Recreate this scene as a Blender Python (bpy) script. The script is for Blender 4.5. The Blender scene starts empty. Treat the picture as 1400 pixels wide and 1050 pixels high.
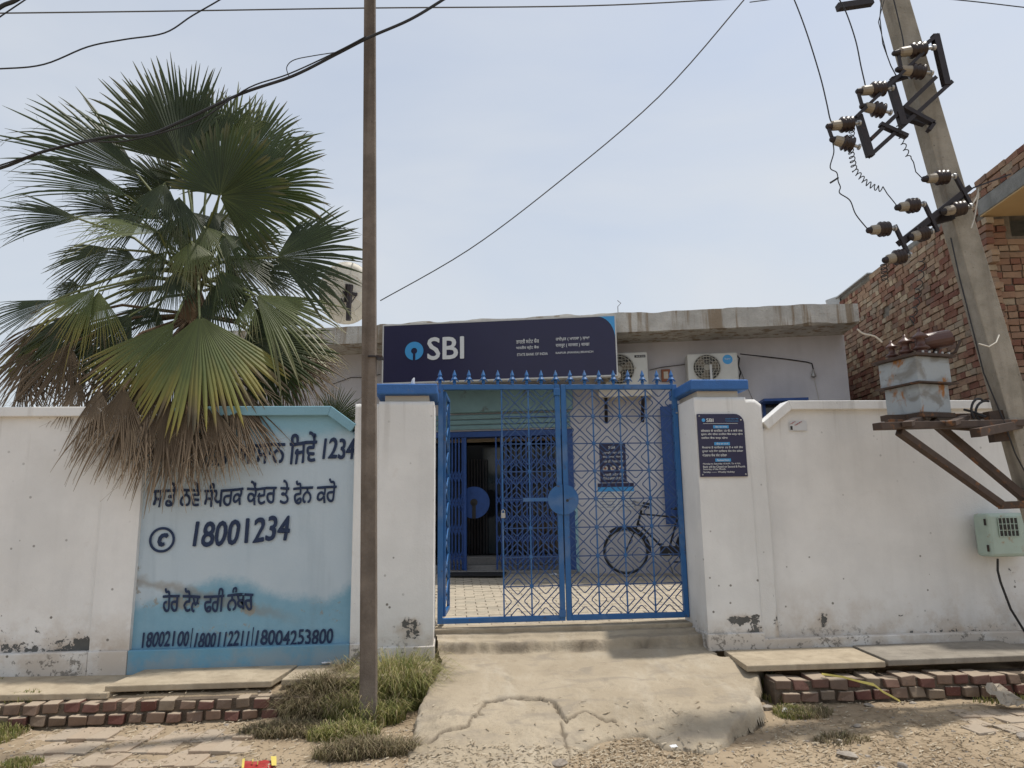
import bpy, math, random
import numpy as np
from mathutils import Vector, Matrix
random.seed(7); np.random.seed(7)
PI = math.pi
S = bpy.context.scene
COL = S.collection

# ------------------------------------------------------------ camera, sky, sun, exposure
FPX = 970.0
TH, PH, RO = math.radians(4.7), math.radians(10.2), math.radians(.86)
CAM = Vector((0, 0, 1.3))
CF = Vector((math.sin(TH)*math.cos(PH), math.cos(TH)*math.cos(PH), math.sin(PH)))
_r = CF.cross(Vector((0, 0, 1))).normalized(); _u = _r.cross(CF)
CR = _r*math.cos(RO) - _u*math.sin(RO)
CU = _u*math.cos(RO) + _r*math.sin(RO)
cd = bpy.data.cameras.new('camera'); cam = bpy.data.objects.new('camera', cd); COL.objects.link(cam)
cd.sensor_fit = 'HORIZONTAL'; cd.sensor_width = 36; cd.lens = FPX/1400*36
cd.clip_start = .05; cd.clip_end = 2000
M3 = Matrix((CR, CU, -CF)).transposed()
cam.matrix_world = Matrix.Translation(CAM) @ M3.to_4x4()
S.camera = cam

SUN = Vector((.36, .05, 1)).normalized()
EL = math.asin(SUN.z); AZ = math.atan2(SUN.x, SUN.y)
w = bpy.data.worlds.new('World'); S.world = w; w.use_nodes = True
nt = w.node_tree; N = nt.nodes; L = nt.links; N.clear()
sky = N.new('ShaderNodeTexSky'); sky.sky_type = 'NISHITA'; sky.sun_disc = False
sky.sun_elevation = EL; sky.sun_rotation = AZ; sky.altitude = 200
sky.air_density = 1.3; sky.dust_density = 3.0; sky.ozone_density = 1.5
tc = N.new('ShaderNodeTexCoord')
mp = N.new('ShaderNodeMapping'); mp.inputs['Scale'].default_value = (1, 1, 2.6)
L.new(tc.outputs['Generated'], mp.inputs['Vector'])
no = N.new('ShaderNodeTexNoise'); no.inputs['Scale'].default_value = 1.6; no.inputs['Detail'].default_value = 5
no.inputs['Roughness'].default_value = .5; no.inputs['Distortion'].default_value = .5
L.new(mp.outputs[0], no.inputs['Vector'])
rp = N.new('ShaderNodeMapRange'); rp.inputs[1].default_value = .3; rp.inputs[2].default_value = .72
rp.inputs[3].default_value = .50; rp.inputs[4].default_value = .92
L.new(no.outputs[0], rp.inputs[0])
mx = N.new('ShaderNodeMix'); mx.data_type = 'RGBA'
L.new(rp.outputs[0], mx.inputs[0]); L.new(sky.outputs[0], mx.inputs[6])
mx.inputs[7].default_value = (4.5, 4.72, 5.02, 1)       # thin high cloud veil
bg = N.new('ShaderNodeBackground'); bg.inputs[1].default_value = .1
L.new(mx.outputs[2], bg.inputs[0])
wo = N.new('ShaderNodeOutputWorld'); L.new(bg.outputs[0], wo.inputs[0])
sl = bpy.data.lights.new('sun', 'SUN'); sl.energy = 2.3; sl.angle = math.radians(2.0); sl.color = (1, .945, .86)
so = bpy.data.objects.new('sun', sl); COL.objects.link(so)
so.rotation_euler = SUN.to_track_quat('Z', 'Y').to_euler()
S.view_settings.view_transform = 'Standard'; S.view_settings.look = 'None'
S.view_settings.gamma = 1; S.view_settings.use_curve_mapping = False
S.view_settings.exposure = 0.66

# ------------------------------------------------------------ where a pixel's ray meets a plane (measuring the photograph)
def ray(px, py): return CF + CR*((px-700)/FPX) - CU*((py-525)/FPX)
def at(px, py, Y):
    d = ray(px, py); return CAM + d*((Y-CAM.y)/d.y)
def atz(px, py, z):
    d = ray(px, py); return CAM + d*((z-CAM.z)/d.z)
def frame(ang):
    a = math.radians(ang)
    return Vector((math.cos(a), -math.sin(a), 0)), Vector((math.sin(a), math.cos(a), 0))
def inframe(px, py, O, ang, off):        # local (u, off, z) in a turned frame
    ex, ey = frame(ang); d = ray(px, py); t = (off-(CAM-O).dot(ey))/d.dot(ey); p = CAM+d*t-O
    return Vector((p.dot(ex), off, p.z))

# ------------------------------------------------------------ materials
def srgb(r, g, b):
    f = lambda c: (c/12.92 if c <= .04045 else ((c+.055)/1.055)**2.4)
    return (f(r/255), f(g/255), f(b/255))
class NT:
    def __init__(s, name):
        s.m = bpy.data.materials.new(name); s.m.use_nodes = True
        s.t = s.m.node_tree; s.N = s.t.nodes; s.L = s.t.links
        s.b = s.N['Principled BSDF']; s.pos = s.N.new('ShaderNodeNewGeometry').outputs['Position']
        s.obj = s.N.new('ShaderNodeTexCoord').outputs['Object']
    def inp(s, sock, v):
        if v is None: return
        if isinstance(v, bpy.types.NodeSocket): s.L.new(v, sock)
        elif isinstance(v, (tuple, list)) and len(v) == 3 and sock.type == 'RGBA': sock.default_value = (*v, 1)
        else: sock.default_value = v
    def noise(s, scale, detail=4, rough=.55, dist=0, vec=None, stretch=None):
        n = s.N.new('ShaderNodeTexNoise'); vec = vec or s.pos
        if stretch:
            m = s.N.new('ShaderNodeMapping'); m.inputs['Scale'].default_value = stretch
            s.L.new(vec, m.inputs['Vector']); vec = m.outputs[0]
        s.L.new(vec, n.inputs['Vector']); n.inputs['Scale'].default_value = scale
        n.inputs['Detail'].default_value = detail; n.inputs['Roughness'].default_value = rough
        n.inputs['Distortion'].default_value = dist
        return n.outputs[0]
    def vor(s, scale, feature='F1', vec=None):
        n = s.N.new('ShaderNodeTexVoronoi'); n.feature = feature
        s.L.new(vec or s.pos, n.inputs['Vector']); n.inputs['Scale'].default_value = scale
        return n.outputs[0]
    def math(s, op, a, b=0, c=None, clamp=False):
        n = s.N.new('ShaderNodeMath'); n.operation = op; n.use_clamp = clamp
        s.inp(n.inputs[0], a); s.inp(n.inputs[1], b)
        if c is not None: s.inp(n.inputs[2], c)
        return n.outputs[0]
    def rng(s, v, a, b, c=0, d=1, smooth=True):
        n = s.N.new('ShaderNodeMapRange'); n.interpolation_type = 'SMOOTHSTEP' if smooth else 'LINEAR'
        s.inp(n.inputs[0], v)
        for i, x in enumerate((a, b, c, d)): s.inp(n.inputs[i+1], x)
        return n.outputs[0]
    def mix(s, f, a, b, mode='MIX'):
        n = s.N.new('ShaderNodeMix'); n.data_type = 'RGBA'; n.blend_type = mode
        s.inp(n.inputs[0], f); s.inp(n.inputs[6], a); s.inp(n.inputs[7], b)
        return n.outputs[2]
    def sep(s, v):
        n = s.N.new('ShaderNodeSeparateXYZ'); s.L.new(v, n.inputs[0]); return n.outputs
    def attr(s, name):
        n = s.N.new('ShaderNodeAttribute'); n.attribute_name = name; return n.outputs['Fac']
    def rand(s):
        return s.N.new('ShaderNodeObjectInfo').outputs['Random']
    def ramp(s, f, stops, const=False):
        n = s.N.new('ShaderNodeValToRGB'); e = n.color_ramp.elements
        if const: n.color_ramp.interpolation = 'CONSTANT'
        while len(e) < len(stops): e.new(.5)
        for i, (p, c) in enumerate(stops): e[i].position = p; e[i].color = (*c, 1)
        s.inp(n.inputs[0], f); return n.outputs[0]
    def bump(s, h, dist=.01, strength=1.0):
        n = s.N.new('ShaderNodeBump'); n.inputs['Distance'].default_value = dist
        n.inputs['Strength'].default_value = strength
        s.L.new(h, n.inputs['Height']); s.L.new(n.outputs[0], s.b.inputs['Normal']); return n
    def out(s, col=None, rough=None, metal=None, spec=None):
        s.inp(s.b.inputs['Base Color'], col); s.inp(s.b.inputs['Roughness'], rough)
        s.inp(s.b.inputs['Metallic'], metal); s.inp(s.b.inputs['Specular IOR Level'], spec)
        return s.m
def simple(name, col, rough=.6, metal=0, var=.12, scale=8, bump=0, dirt=None, dirtamt=0, dscale=5):
    s = NT(name); n = s.noise(scale)
    dk = tuple(c*(1-var*1.6) for c in col); lt = tuple(min(1, c*(1+var)) for c in col)
    c = s.mix(n, dk, lt)
    if dirt: c = s.mix(s.rng(s.noise(dscale, 6, .65), .62-dirtamt, .72-dirtamt*.6), c, dirt)
    if bump: s.bump(s.noise(scale*6), bump)
    return s.out(c, rough, metal)

def plaster(name, base, warm=(.42, .33, .24), peel=(.10, .10, .095), grime=.5, zlow=.0, zh=.8, specks=True):
    s = NT(name); x, y, z = s.sep(s.pos)
    big = s.noise(1.3, 5, .6); mid = s.noise(7, 6, .6); fine = s.noise(60, 4)
    streak = s.noise(5, 4, .55, stretch=(1, 1, .12))
    c = s.mix(s.rng(big, .3, .7), tuple(v*.87 for v in base), base)
    c = s.mix(s.math('MULTIPLY', s.rng(streak, .45, .8), .22), c, tuple(v*.62 for v in base))
    c = s.mix(s.math('MULTIPLY', s.rng(mid, .5, .75), .12), c, tuple(v*.7 for v in base))
    if specks:
        drip = s.noise(9, 5, .6, stretch=(1, 1, .05)); c = s.mix(s.math('MULTIPLY', s.rng(drip, .54, .66), s.rng(z, 1.5, 2.3, .0, .22)), c, (.30, .27, .23))
        damp = s.rng(s.math('ADD', z, s.math('MULTIPLY', s.math('SUBTRACT', s.noise(3.5, 6, .7), .5), .7)), .42, .10, 0, .30); c = s.mix(damp, c, (.44, .39, .32))
    low = s.rng(z, zlow+zh, zlow+.05, 0, 1)
    g = s.math('MULTIPLY', s.rng(s.math('ADD', s.noise(3.1, 6, .7), s.math('MULTIPLY', low, .16)), .50, .72), s.math('MULTIPLY', low, grime))
    c = s.mix(g, c, warm)
    wear = s.attr('wear')
    n2 = s.noise(16, 8, .68, .4)
    pm = s.rng(s.math('ADD', n2, s.math('MULTIPLY', wear, .20)), .72, .75)
    stain = s.rng(s.math('ADD', s.noise(6, 6, .65), s.math('MULTIPLY', wear, .30)), .62, .95)
    c = s.mix(s.math('MULTIPLY', stain, .55), c, warm)
    c = s.mix(pm, c, s.mix(mid, tuple(v*.6 for v in peel), tuple(min(1, v*1.7) for v in peel)))
    if specks:
        bs = s.math('MULTIPLY', s.rng(z, .26, .10), s.rng(s.math('ADD', s.noise(20, 8, .72), s.math('MULTIPLY', s.math('SUBTRACT', s.noise(1.6, 3), .5), .5)), .56, .62)); c = s.mix(s.math('MULTIPLY', bs, .8), c, (.16, .145, .125))
    if specks:
        v = s.vor(8.5); sp = s.rng(v, .12, .07)
        sp = s.math('MULTIPLY', sp, s.rng(s.noise(2.3, 3), .47, .56))
        sp = s.math('MULTIPLY', sp, s.rng(z, 2.4, .2, .25, .9))
        c = s.mix(sp, c, (.13, .12, .10))
    h = s.math('ADD', s.math('MULTIPLY', fine, .25), s.math('ADD', s.noise(2.2, 3), s.math('MULTIPLY', pm, -.35)))
    s.bump(h, .012, .7)
    return s.out(c, .85, spec=.25)

WHITE = plaster('white_plaster', (.81, .805, .79), zlow=0, zh=.75)
WHITE2 = plaster('white_plaster_clean', (.81, .81, .795), grime=.4, zh=.5)
CAPW = plaster('cream_plaster', (.66, .61, .52), grime=.2, specks=False)
LILAC = plaster('lilac_wall_paint', (.62, .61, .64), grime=.25, zlow=.35, zh=.5, specks=False)
FASCIA = None
def mk_fascia():
    s = NT('weathered_slab_edge'); x, y, z = s.sep(s.pos)
    n = s.noise(3, 6, .65); st = s.noise(7, 5, .6, stretch=(1, 1, .06)); f = s.noise(30, 6, .7)
    c = s.mix(s.rng(n, .3, .7), (.46, .44, .40), (.66, .64, .59))
    c = s.mix(s.math('MULTIPLY', s.rng(st, .50, .62), .75), c, (.27, .19, .11))
    c = s.mix(s.rng(f, .66, .72), c, (.11, .10, .09))
    s.bump(s.math('ADD', f, n), .03, .8)
    return s.out(c, .9, spec=.2)
FASCIA = mk_fascia()
def mk_bluepanel():
    s = NT('painted_blue_panel'); x, y, z = s.sep(s.pos)
    nb = s.noise(3.5, 6, .6); nn = s.math('MULTIPLY', s.math('SUBTRACT', s.noise(5, 8, .75), .5), .22)
    dx = s.math('DIVIDE', s.math('ADD', x, 2.02), .42)
    ga = s.math('MULTIPLY', s.math('EXPONENT', s.math('MULTIPLY', s.math('MULTIPLY', dx, dx), -1)), .20)
    dr = s.math('MULTIPLY', s.math('MAXIMUM', s.math('ADD', x, 1.15), 0), .5)
    edge = s.math('ADD', s.math('ADD', .56, ga), s.math('ADD', nn, dr))
    hill = s.rng(s.math('SUBTRACT', z, edge), .06, -.07)
    top = s.rng(s.math('ADD', z, s.math('MULTIPLY', nb, .18)), 2.02, 2.2)
    mid = s.mix(nb, (.44, .54, .62), (.53, .61, .67))
    c = s.mix(top, mid, (.25, .44, .54))
    c = s.mix(hill, c, s.mix(s.noise(9, 7, .7), (.17, .34, .46), (.27, .45, .56)))
    # damp brown band, scuffs
    bd = s.math('SUBTRACT', z, s.math('ADD', s.math('MULTIPLY', x, -.27), .02))
    band = s.rng(s.math('ABSOLUTE', s.math('ADD', bd, s.math('MULTIPLY', s.math('SUBTRACT', s.noise(6, 4), .5), .2))), .07, .0)
    band = s.math('MULTIPLY', band, s.rng(x, -1.2, -1.9))
    c = s.mix(s.math('MULTIPLY', band, .6), c, (.26, .22, .17))
    w_ = s.attr('wear'); n2 = s.noise(14, 8, .7, .3)
    pm = s.rng(s.math('ADD', n2, s.math('MULTIPLY', w_, .34)), .70, .78)
    c = s.mix(s.math('MULTIPLY', pm, .75), c, (.30, .27, .22))
    st = s.noise(6, 4, .55, stretch=(1, 1, .1))
    c = s.mix(s.math('MULTIPLY', s.rng(st, .5, .75), .25), c, (.2, .28, .34))
    s.bump(s.math('ADD', s.noise(2.5, 3), s.math('MULTIPLY', s.noise(50), .2)), .012, .7)
    return s.out(c, .8, spec=.25)
BLUEPANEL = mk_bluepanel()
COPBLUE = plaster('light_blue_plaster', (.25, .45, .55), grime=.1, specks=False)
PLBLUE = plaster('blue_plinth_paint', (.15, .34, .48), grime=.35, zh=.3, specks=False)
NAVYTXT = simple('navy_paint', (.012, .03, .085), .7, var=.3, scale=20)
CAPBLUE = simple('blue_cap_paint', (.035, .14, .40), .6, var=.15, scale=9, bump=.004, dirt=(.12, .16, .22), dirtamt=.02)
def mk_gateblue():
    s = NT('gate_blue_enamel'); n = s.noise(12, 5)
    c = s.mix(n, (.012, .090, .265), (.02, .135, .36))
    c = s.mix(s.rng(s.noise(9, 7, .7), .60, .68, 0, .8), c, (.05, .05, .06)); c = s.mix(s.rng(s.noise(17, 7, .7), .66, .70), c, (.14, .07, .04)); c = s.mix(s.rng(s.noise(3, 5), .45, .7, 0, .22), c, (.30, .30, .30))
    s.bump(s.noise(40), .001)
    return s.out(c, .42, spec=.5)
GATE = mk_gateblue()
GRILLEB = simple('gate_grille_blue', (.016, .065, .20), .45, var=.2, scale=10)
DKBLUE = simple('dark_blue_enamel', (.018, .07, .26), .45, var=.25, scale=10)
SIGNNAVY = simple('sign_navy_vinyl', (.018, .016, .06), .38, var=.1, scale=3)
SKYBLUE = simple('logo_blue_vinyl', (.06, .34, .70), .4, var=.05)
WTXT = simple('white_vinyl', (.72, .74, .74), .5, var=.05)
STEELW = simple('white_steel_edge', (.6, .6, .58), .5, var=.15)
ACW = simple('air_conditioner_enamel', (.60, .60, .56), .45, var=.08, dirt=(.35, .3, .22), dirtamt=.03)
ACD = simple('dark_plastic', (.03, .028, .025), .6, var=.3)
GRILLEW = simple('fan_guard_wire', (.42, .40, .34), .5, var=.1)
RUBBER = simple('black_rubber', (.018, .018, .018), .7, var=.3)
SHUTTER = simple('teal_shutter_paint', (.20, .34, .37), .5, var=.2, scale=4, dirt=(.12, .16, .16), dirtamt=.04)
TEAL = simple('teal_paint', (.28, .48, .53), .6)
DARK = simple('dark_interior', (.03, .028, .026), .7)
MIDTAN = simple('interior_tan_panel', (.30, .24, .16), .7)
STONESILL = simple('grey_granite_step', (.22, .21, .20), .5, var=.2, scale=30)
TINGLASS = None
def mk_glass():
    s = NT('tinted_glass'); s.b.inputs['Transmission Weight'].default_value = 0
    return s.out((.02, .022, .025), .08, spec=.6)
TINGLASS = mk_glass()
IRON = simple('painted_dark_iron', (.028, .022, .024), .55, .3, var=.3, scale=15, dirt=(.10, .045, .022), dirtamt=.02)
RUSTIRON = simple('rusty_channel_iron', (.075, .05, .038), .7, .2, var=.35, scale=12, dirt=(.20, .085, .03), dirtamt=.07, dscale=9)
GALV = simple('galvanised_steel', (.42, .42, .41), .45, .6, var=.15, scale=20)
PORC = simple('brown_glazed_porcelain', (.03, .016, .013), .38, var=.3)
PORCW = simple('cream_porcelain', (.29, .25, .19), .45, var=.25, dirt=(.12, .09, .07), dirtamt=.08)
BUSH = simple('dull_brown_porcelain', (.10, .045, .035), .4, var=.25)
WIRE = simple('wire_black_sheath', (.02, .02, .022), .6, var=.2)
WIREG = simple('aluminium_wire', (.12, .12, .12), .5, .4, var=.2)
WIREW = simple('pale_wire', (.55, .52, .46), .6)
def mk_tank():
    s = NT('rust_stained_tank_paint'); x, y, z = s.sep(s.pos)
    n = s.noise(5, 6, .65); big = s.noise(3.2, 4, .55, 1.0)
    c = s.mix(n, (.30, .33, .35), (.42, .46, .48))
    c = s.mix(s.rng(big, .46, .62, 0, .8), c, s.mix(n, (.15, .145, .13), (.22, .20, .17)))
    r = s.noise(4.6, 7, .6, .6, stretch=(1.3, 1.3, .8))
    c = s.mix(s.rng(r, .56, .68), c, (.33, .14, .035))
    c = s.mix(s.rng(s.noise(11, 8, .7), .64, .70), c, (.11, .06, .035))
    s.bump(s.noise(14, 5), .006)
    return s.out(c, .62, .1)
TANK = mk_tank()
METER = simple('pale_green_meter_paint', (.40, .50, .44), .5, var=.1, dirt=(.30, .14, .04), dirtamt=.05, dscale=6)
def mk_poleconc(nm, a, b, st, streaks=True):
    s = NT(nm); n = s.noise(4, 6, .65); f = s.noise(45, 6, .7); stn = s.noise(9, 4, .5, stretch=(1, 1, .05))
    c = s.mix(s.rng(n, .3, .7), a, b); c = s.mix(s.math('MULTIPLY', s.rng(stn, .48, .7), .5), c, st)
    c = s.mix(s.rng(f, .64, .70), c, tuple(v*.35 for v in a))
    s.bump(s.math('ADD', f, s.math('MULTIPLY', s.noise(12, 4), .6)), .008, .9)
    return s.out(c, .9, spec=.2)
CONCP = mk_poleconc('pole_concrete', (.24, .22, .18), (.36, .33, .28), (.14, .12, .10))
WOODP = mk_poleconc('weathered_brown_pole', (.13, .108, .09), (.215, .18, .15), (.07, .052, .04))
SLABC = mk_poleconc('sandy_stone_slab', (.35, .29, .21), (.45, .38, .28), (.27, .22, .16))
SLABG = mk_poleconc('shade_grey_stone_slab', (.24, .215, .18), (.31, .28, .235), (.18, .16, .135))  # grey colour stands in for shade from the pole and transformer
BEAMC = mk_poleconc('grey_lintel_concrete', (.17, .175, .17), (.26, .265, .255), (.13, .13, .12))
OCHRE = simple('ochre_soffit_paint', (.46, .33, .17), .85, var=.12, scale=3)
MORTAR = simple('grey_mortar', (.20, .18, .15), .95, var=.3, scale=12, bump=.01)
MORTARB = simple('muddy_mortar', (.17, .13, .095), .95, var=.4, scale=16, bump=.02)
DKSOIL = simple('damp_dark_soil', (.085, .065, .045), .95, var=.4, scale=14, bump=.02)

def brickmat(name, use_attr, stops, dust=0.0):
    s = NT(name); r = s.attr('rnd') if use_attr else s.rand()
    c = s.ramp(r, stops)
    n = s.noise(14, 6, .65); f = s.noise(70, 5, .7)
    c = s.mix(s.math('MULTIPLY', s.rng(n, .45, .8), .45), c, (.11, .085, .07))
    c = s.mix(s.rng(f, .60, .75, 0, .5), c, (.35, .30, .25))
    if dust:
        geo = s.N.new('ShaderNodeNewGeometry'); nz = s.sep(geo.outputs['Normal'])[2]
        m = s.rng(s.math('ADD', nz, s.math('MULTIPLY', s.noise(9, 5), .5)), .6, 1.1, 0, dust)
        c = s.mix(m, c, (.40, .33, .25))
    s.bump(s.math('ADD', n, s.math('MULTIPLY', f, .5)), .008, .9)
    return s.out(c, .9, spec=.2)
BST = [(0, (.17, .075, .055)), (.18, (.23, .115, .082)), (.34, (.33, .225, .155)), (.5, (.25, .145, .10)), (.64, (.40, .30, .205)), (.8, (.18, .115, .09)), (.9, (.47, .385, .27)), (1, (.25, .20, .155))]
BRICKO = brickmat('house_brick', False, BST)
BRICKA = brickmat('house_brick_far', True, BST)
KST = [(0, (.12, .05, .04)), (.3, (.16, .08, .065)), (.55, (.22, .15, .11)), (.8, (.15, .105, .08)), (1, (.27, .22, .16))]
BRICKK = brickmat('kerb_brick', False, KST, dust=.85)
PST = [(0, (.33, .25, .185)), (.5, (.40, .32, .24)), (1, (.30, .26, .215))]
BRICKP = brickmat('dusty_paving_brick', False, PST, dust=.6)
PAVO = brickmat('courtyard_paver_paint', False, [(0, (.42, .37, .29)), (.5, (.47, .41, .32)), (1, (.38, .34, .27))])
PAVA = brickmat('courtyard_paver_far', True, [(0, (.42, .37, .29)), (.5, (.47, .41, .32)), (1, (.38, .34, .27))])

def mk_ground(nm, a, b, dark, grit=1.0, smear=False):
    s = NT(nm); n = s.noise(1.7, 6, .6); m = s.noise(9, 7, .65); f = s.noise(60, 6, .7); v = s.vor(55)
    c = s.mix(s.rng(n, .3, .72), a, b)
    c = s.mix(s.math('MULTIPLY', s.rng(m, .52, .74), .55), c, dark)
    c = s.mix(s.rng(v, .20, .10, 0, .35*grit), c, tuple(x*.55 for x in dark))
    if smear:
        ag = s.vor(90); c = s.mix(s.math('MULTIPLY', s.rng(ag, .28, .14), s.rng(s.noise(4, 5), .42, .6, 0, .7)), c, (.17, .14, .105)); tyre = s.noise(2.6, 7, .7, .3, stretch=(1, .35, 1)); c = s.mix(s.rng(tyre, .5, .68, 0, .45), c, (.47, .42, .34))
    c = s.mix(s.rng(f, .60, .74, 0, .5*grit), c, tuple(min(1, x*1.45) for x in b))
    if smear:
        q = s.noise(3.2, 6, .6, .8, stretch=(.7, 1.6, 1)); c = s.mix(s.rng(q, .50, .66, 0, .62), c, (.26, .225, .18))
        d = s.attr('crack'); c = s.mix(s.math('MULTIPLY', d, .8), c, (.09, .07, .05))
    s.bump(s.math('ADD', s.math('MULTIPLY', m, .8), s.math('ADD', s.math('MULTIPLY', f, .45), s.math('MULTIPLY', v, .3*grit))), .012, .8)
    return s.out(c, .95, spec=.15)
GROUND = mk_ground('dry_sandy_earth', (.28, .215, .145), (.365, .29, .20), (.19, .145, .095))
RAMP = mk_ground('dusty_worn_concrete', (.33, .275, .20), (.40, .34, .255), (.25, .205, .15), .6, True)
YARD = simple('courtyard_bed_sand', (.17, .145, .11), .95, var=.3, scale=8)

def mk_leaf(nm, stops, rough=.45, trans=.35):
    s = NT(nm); t = s.attr('t'); r = s.attr('rnd')
    tt = s.math('ADD', t, s.math('ADD', s.math('MULTIPLY', s.math('SUBTRACT', r, .5), .30), s.math('MULTIPLY', s.math('SUBTRACT', s.noise(6, 4), .5), .25)))
    c = s.ramp(tt, stops); c = s.mix(s.math('MULTIPLY', r, .5), c, tuple(x*.4 for x in stops[1][1]))
    s.out(c, rough, spec=.45)
    tr = s.N.new('ShaderNodeBsdfTranslucent'); s.L.new(c, tr.inputs[0])
    ms = s.N.new('ShaderNodeMixShader'); ms.inputs[0].default_value = trans
    s.L.new(s.b.outputs[0], ms.inputs[1]); s.L.new(tr.outputs[0], ms.inputs[2])
    s.L.new(ms.outputs[0], s.N['Material Output'].inputs[0]); return s.m
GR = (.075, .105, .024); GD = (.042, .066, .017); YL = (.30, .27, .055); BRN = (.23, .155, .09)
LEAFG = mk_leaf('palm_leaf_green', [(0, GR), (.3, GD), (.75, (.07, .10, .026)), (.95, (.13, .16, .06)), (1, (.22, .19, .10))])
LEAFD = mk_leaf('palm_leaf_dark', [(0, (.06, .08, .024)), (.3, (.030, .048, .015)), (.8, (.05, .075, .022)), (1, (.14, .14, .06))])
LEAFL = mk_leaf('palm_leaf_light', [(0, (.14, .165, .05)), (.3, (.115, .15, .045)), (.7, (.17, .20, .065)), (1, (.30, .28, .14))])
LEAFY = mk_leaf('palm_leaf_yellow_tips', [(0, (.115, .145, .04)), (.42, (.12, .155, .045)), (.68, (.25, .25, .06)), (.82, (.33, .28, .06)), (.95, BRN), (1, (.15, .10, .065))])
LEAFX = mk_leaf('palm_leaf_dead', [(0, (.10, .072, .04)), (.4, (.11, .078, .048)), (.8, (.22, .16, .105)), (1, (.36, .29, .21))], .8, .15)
PETI = simple('palm_stalk_green', (.13, .155, .055), .5, var=.25)
PETD = simple('palm_stalk_brown', (.14, .09, .05), .8, var=.3)
TRUNK = mk_poleconc('palm_trunk_fibre', (.10, .065, .04), (.17, .115, .07), (.05, .035, .022))
def mk_grass(nm, stops):
    s = NT(nm); c = s.ramp(s.attr('rnd'), stops); s.out(c, .7)
    tr = s.N.new('ShaderNodeBsdfTranslucent'); s.L.new(c, tr.inputs[0])
    ms = s.N.new('ShaderNodeMixShader'); ms.inputs[0].default_value = .3
    s.L.new(s.b.outputs[0], ms.inputs[1]); s.L.new(tr.outputs[0], ms.inputs[2])
    s.L.new(ms.outputs[0], s.N['Material Output'].inputs[0]); return s.m
GRASSG = mk_grass('verge_grass', [(0, (.10, .13, .035)), (.3, (.20, .22, .06)), (.6, (.29, .28, .09)), (.85, (.38, .32, .15)), (1, (.40, .33, .20))])
GRASSD = mk_grass('dry_grass', [(0, (.10, .08, .045)), (.35, (.19, .145, .085)), (.6, (.16, .155, .065)), (1, (.34, .27, .17))])
STRAW = mk_grass('straw_bits', [(0, (.26, .20, .13)), (.5, (.42, .35, .25)), (1, (.56, .49, .37))])
YELLOW = simple('yellow_plastic', (.62, .50, .12), .5, var=.12)
REDP = simple('red_packet_print', (.36, .035, .03), .35, var=.15)
PAPER = simple('dirty_white_paper', (.62, .63, .64), .8, var=.08)
BAG = simple('dusty_plastic_sheet', (.33, .28, .215), .5, var=.15)
STONE = mk_poleconc('grey_rubble', (.26, .225, .19), (.38, .34, .29), (.18, .155, .13))
BIKE = simple('bicycle_dark_paint', (.012, .012, .014), .35, .2, var=.2)
CHROME = simple('dull_chrome', (.35, .35, .35), .35, .8, var=.1)
BROWNBOX = simple('brown_switch_plastic', (.28, .10, .05), .6)
def mk_dish():
    s = NT('dish_cream_paint'); n = s.noise(4, 6, .6)
    c = s.mix(s.rng(n, .3, .7), (.48, .45, .38), (.62, .59, .52)); c = s.mix(s.rng(s.noise(9, 6, .7), .6, .7, 0, .6), c, (.25, .2, .13))
    return s.out(c, .6)
DISH = mk_dish()
def mk_lamp():
    s = NT('tube_lamp_glow'); s.b.inputs['Emission Color'].default_value = (.9, .95, 1, 1); s.b.inputs['Emission Strength'].default_value = 1.6
    return s.out((.8, .8, .8), .5)
LAMP = mk_lamp()

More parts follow.
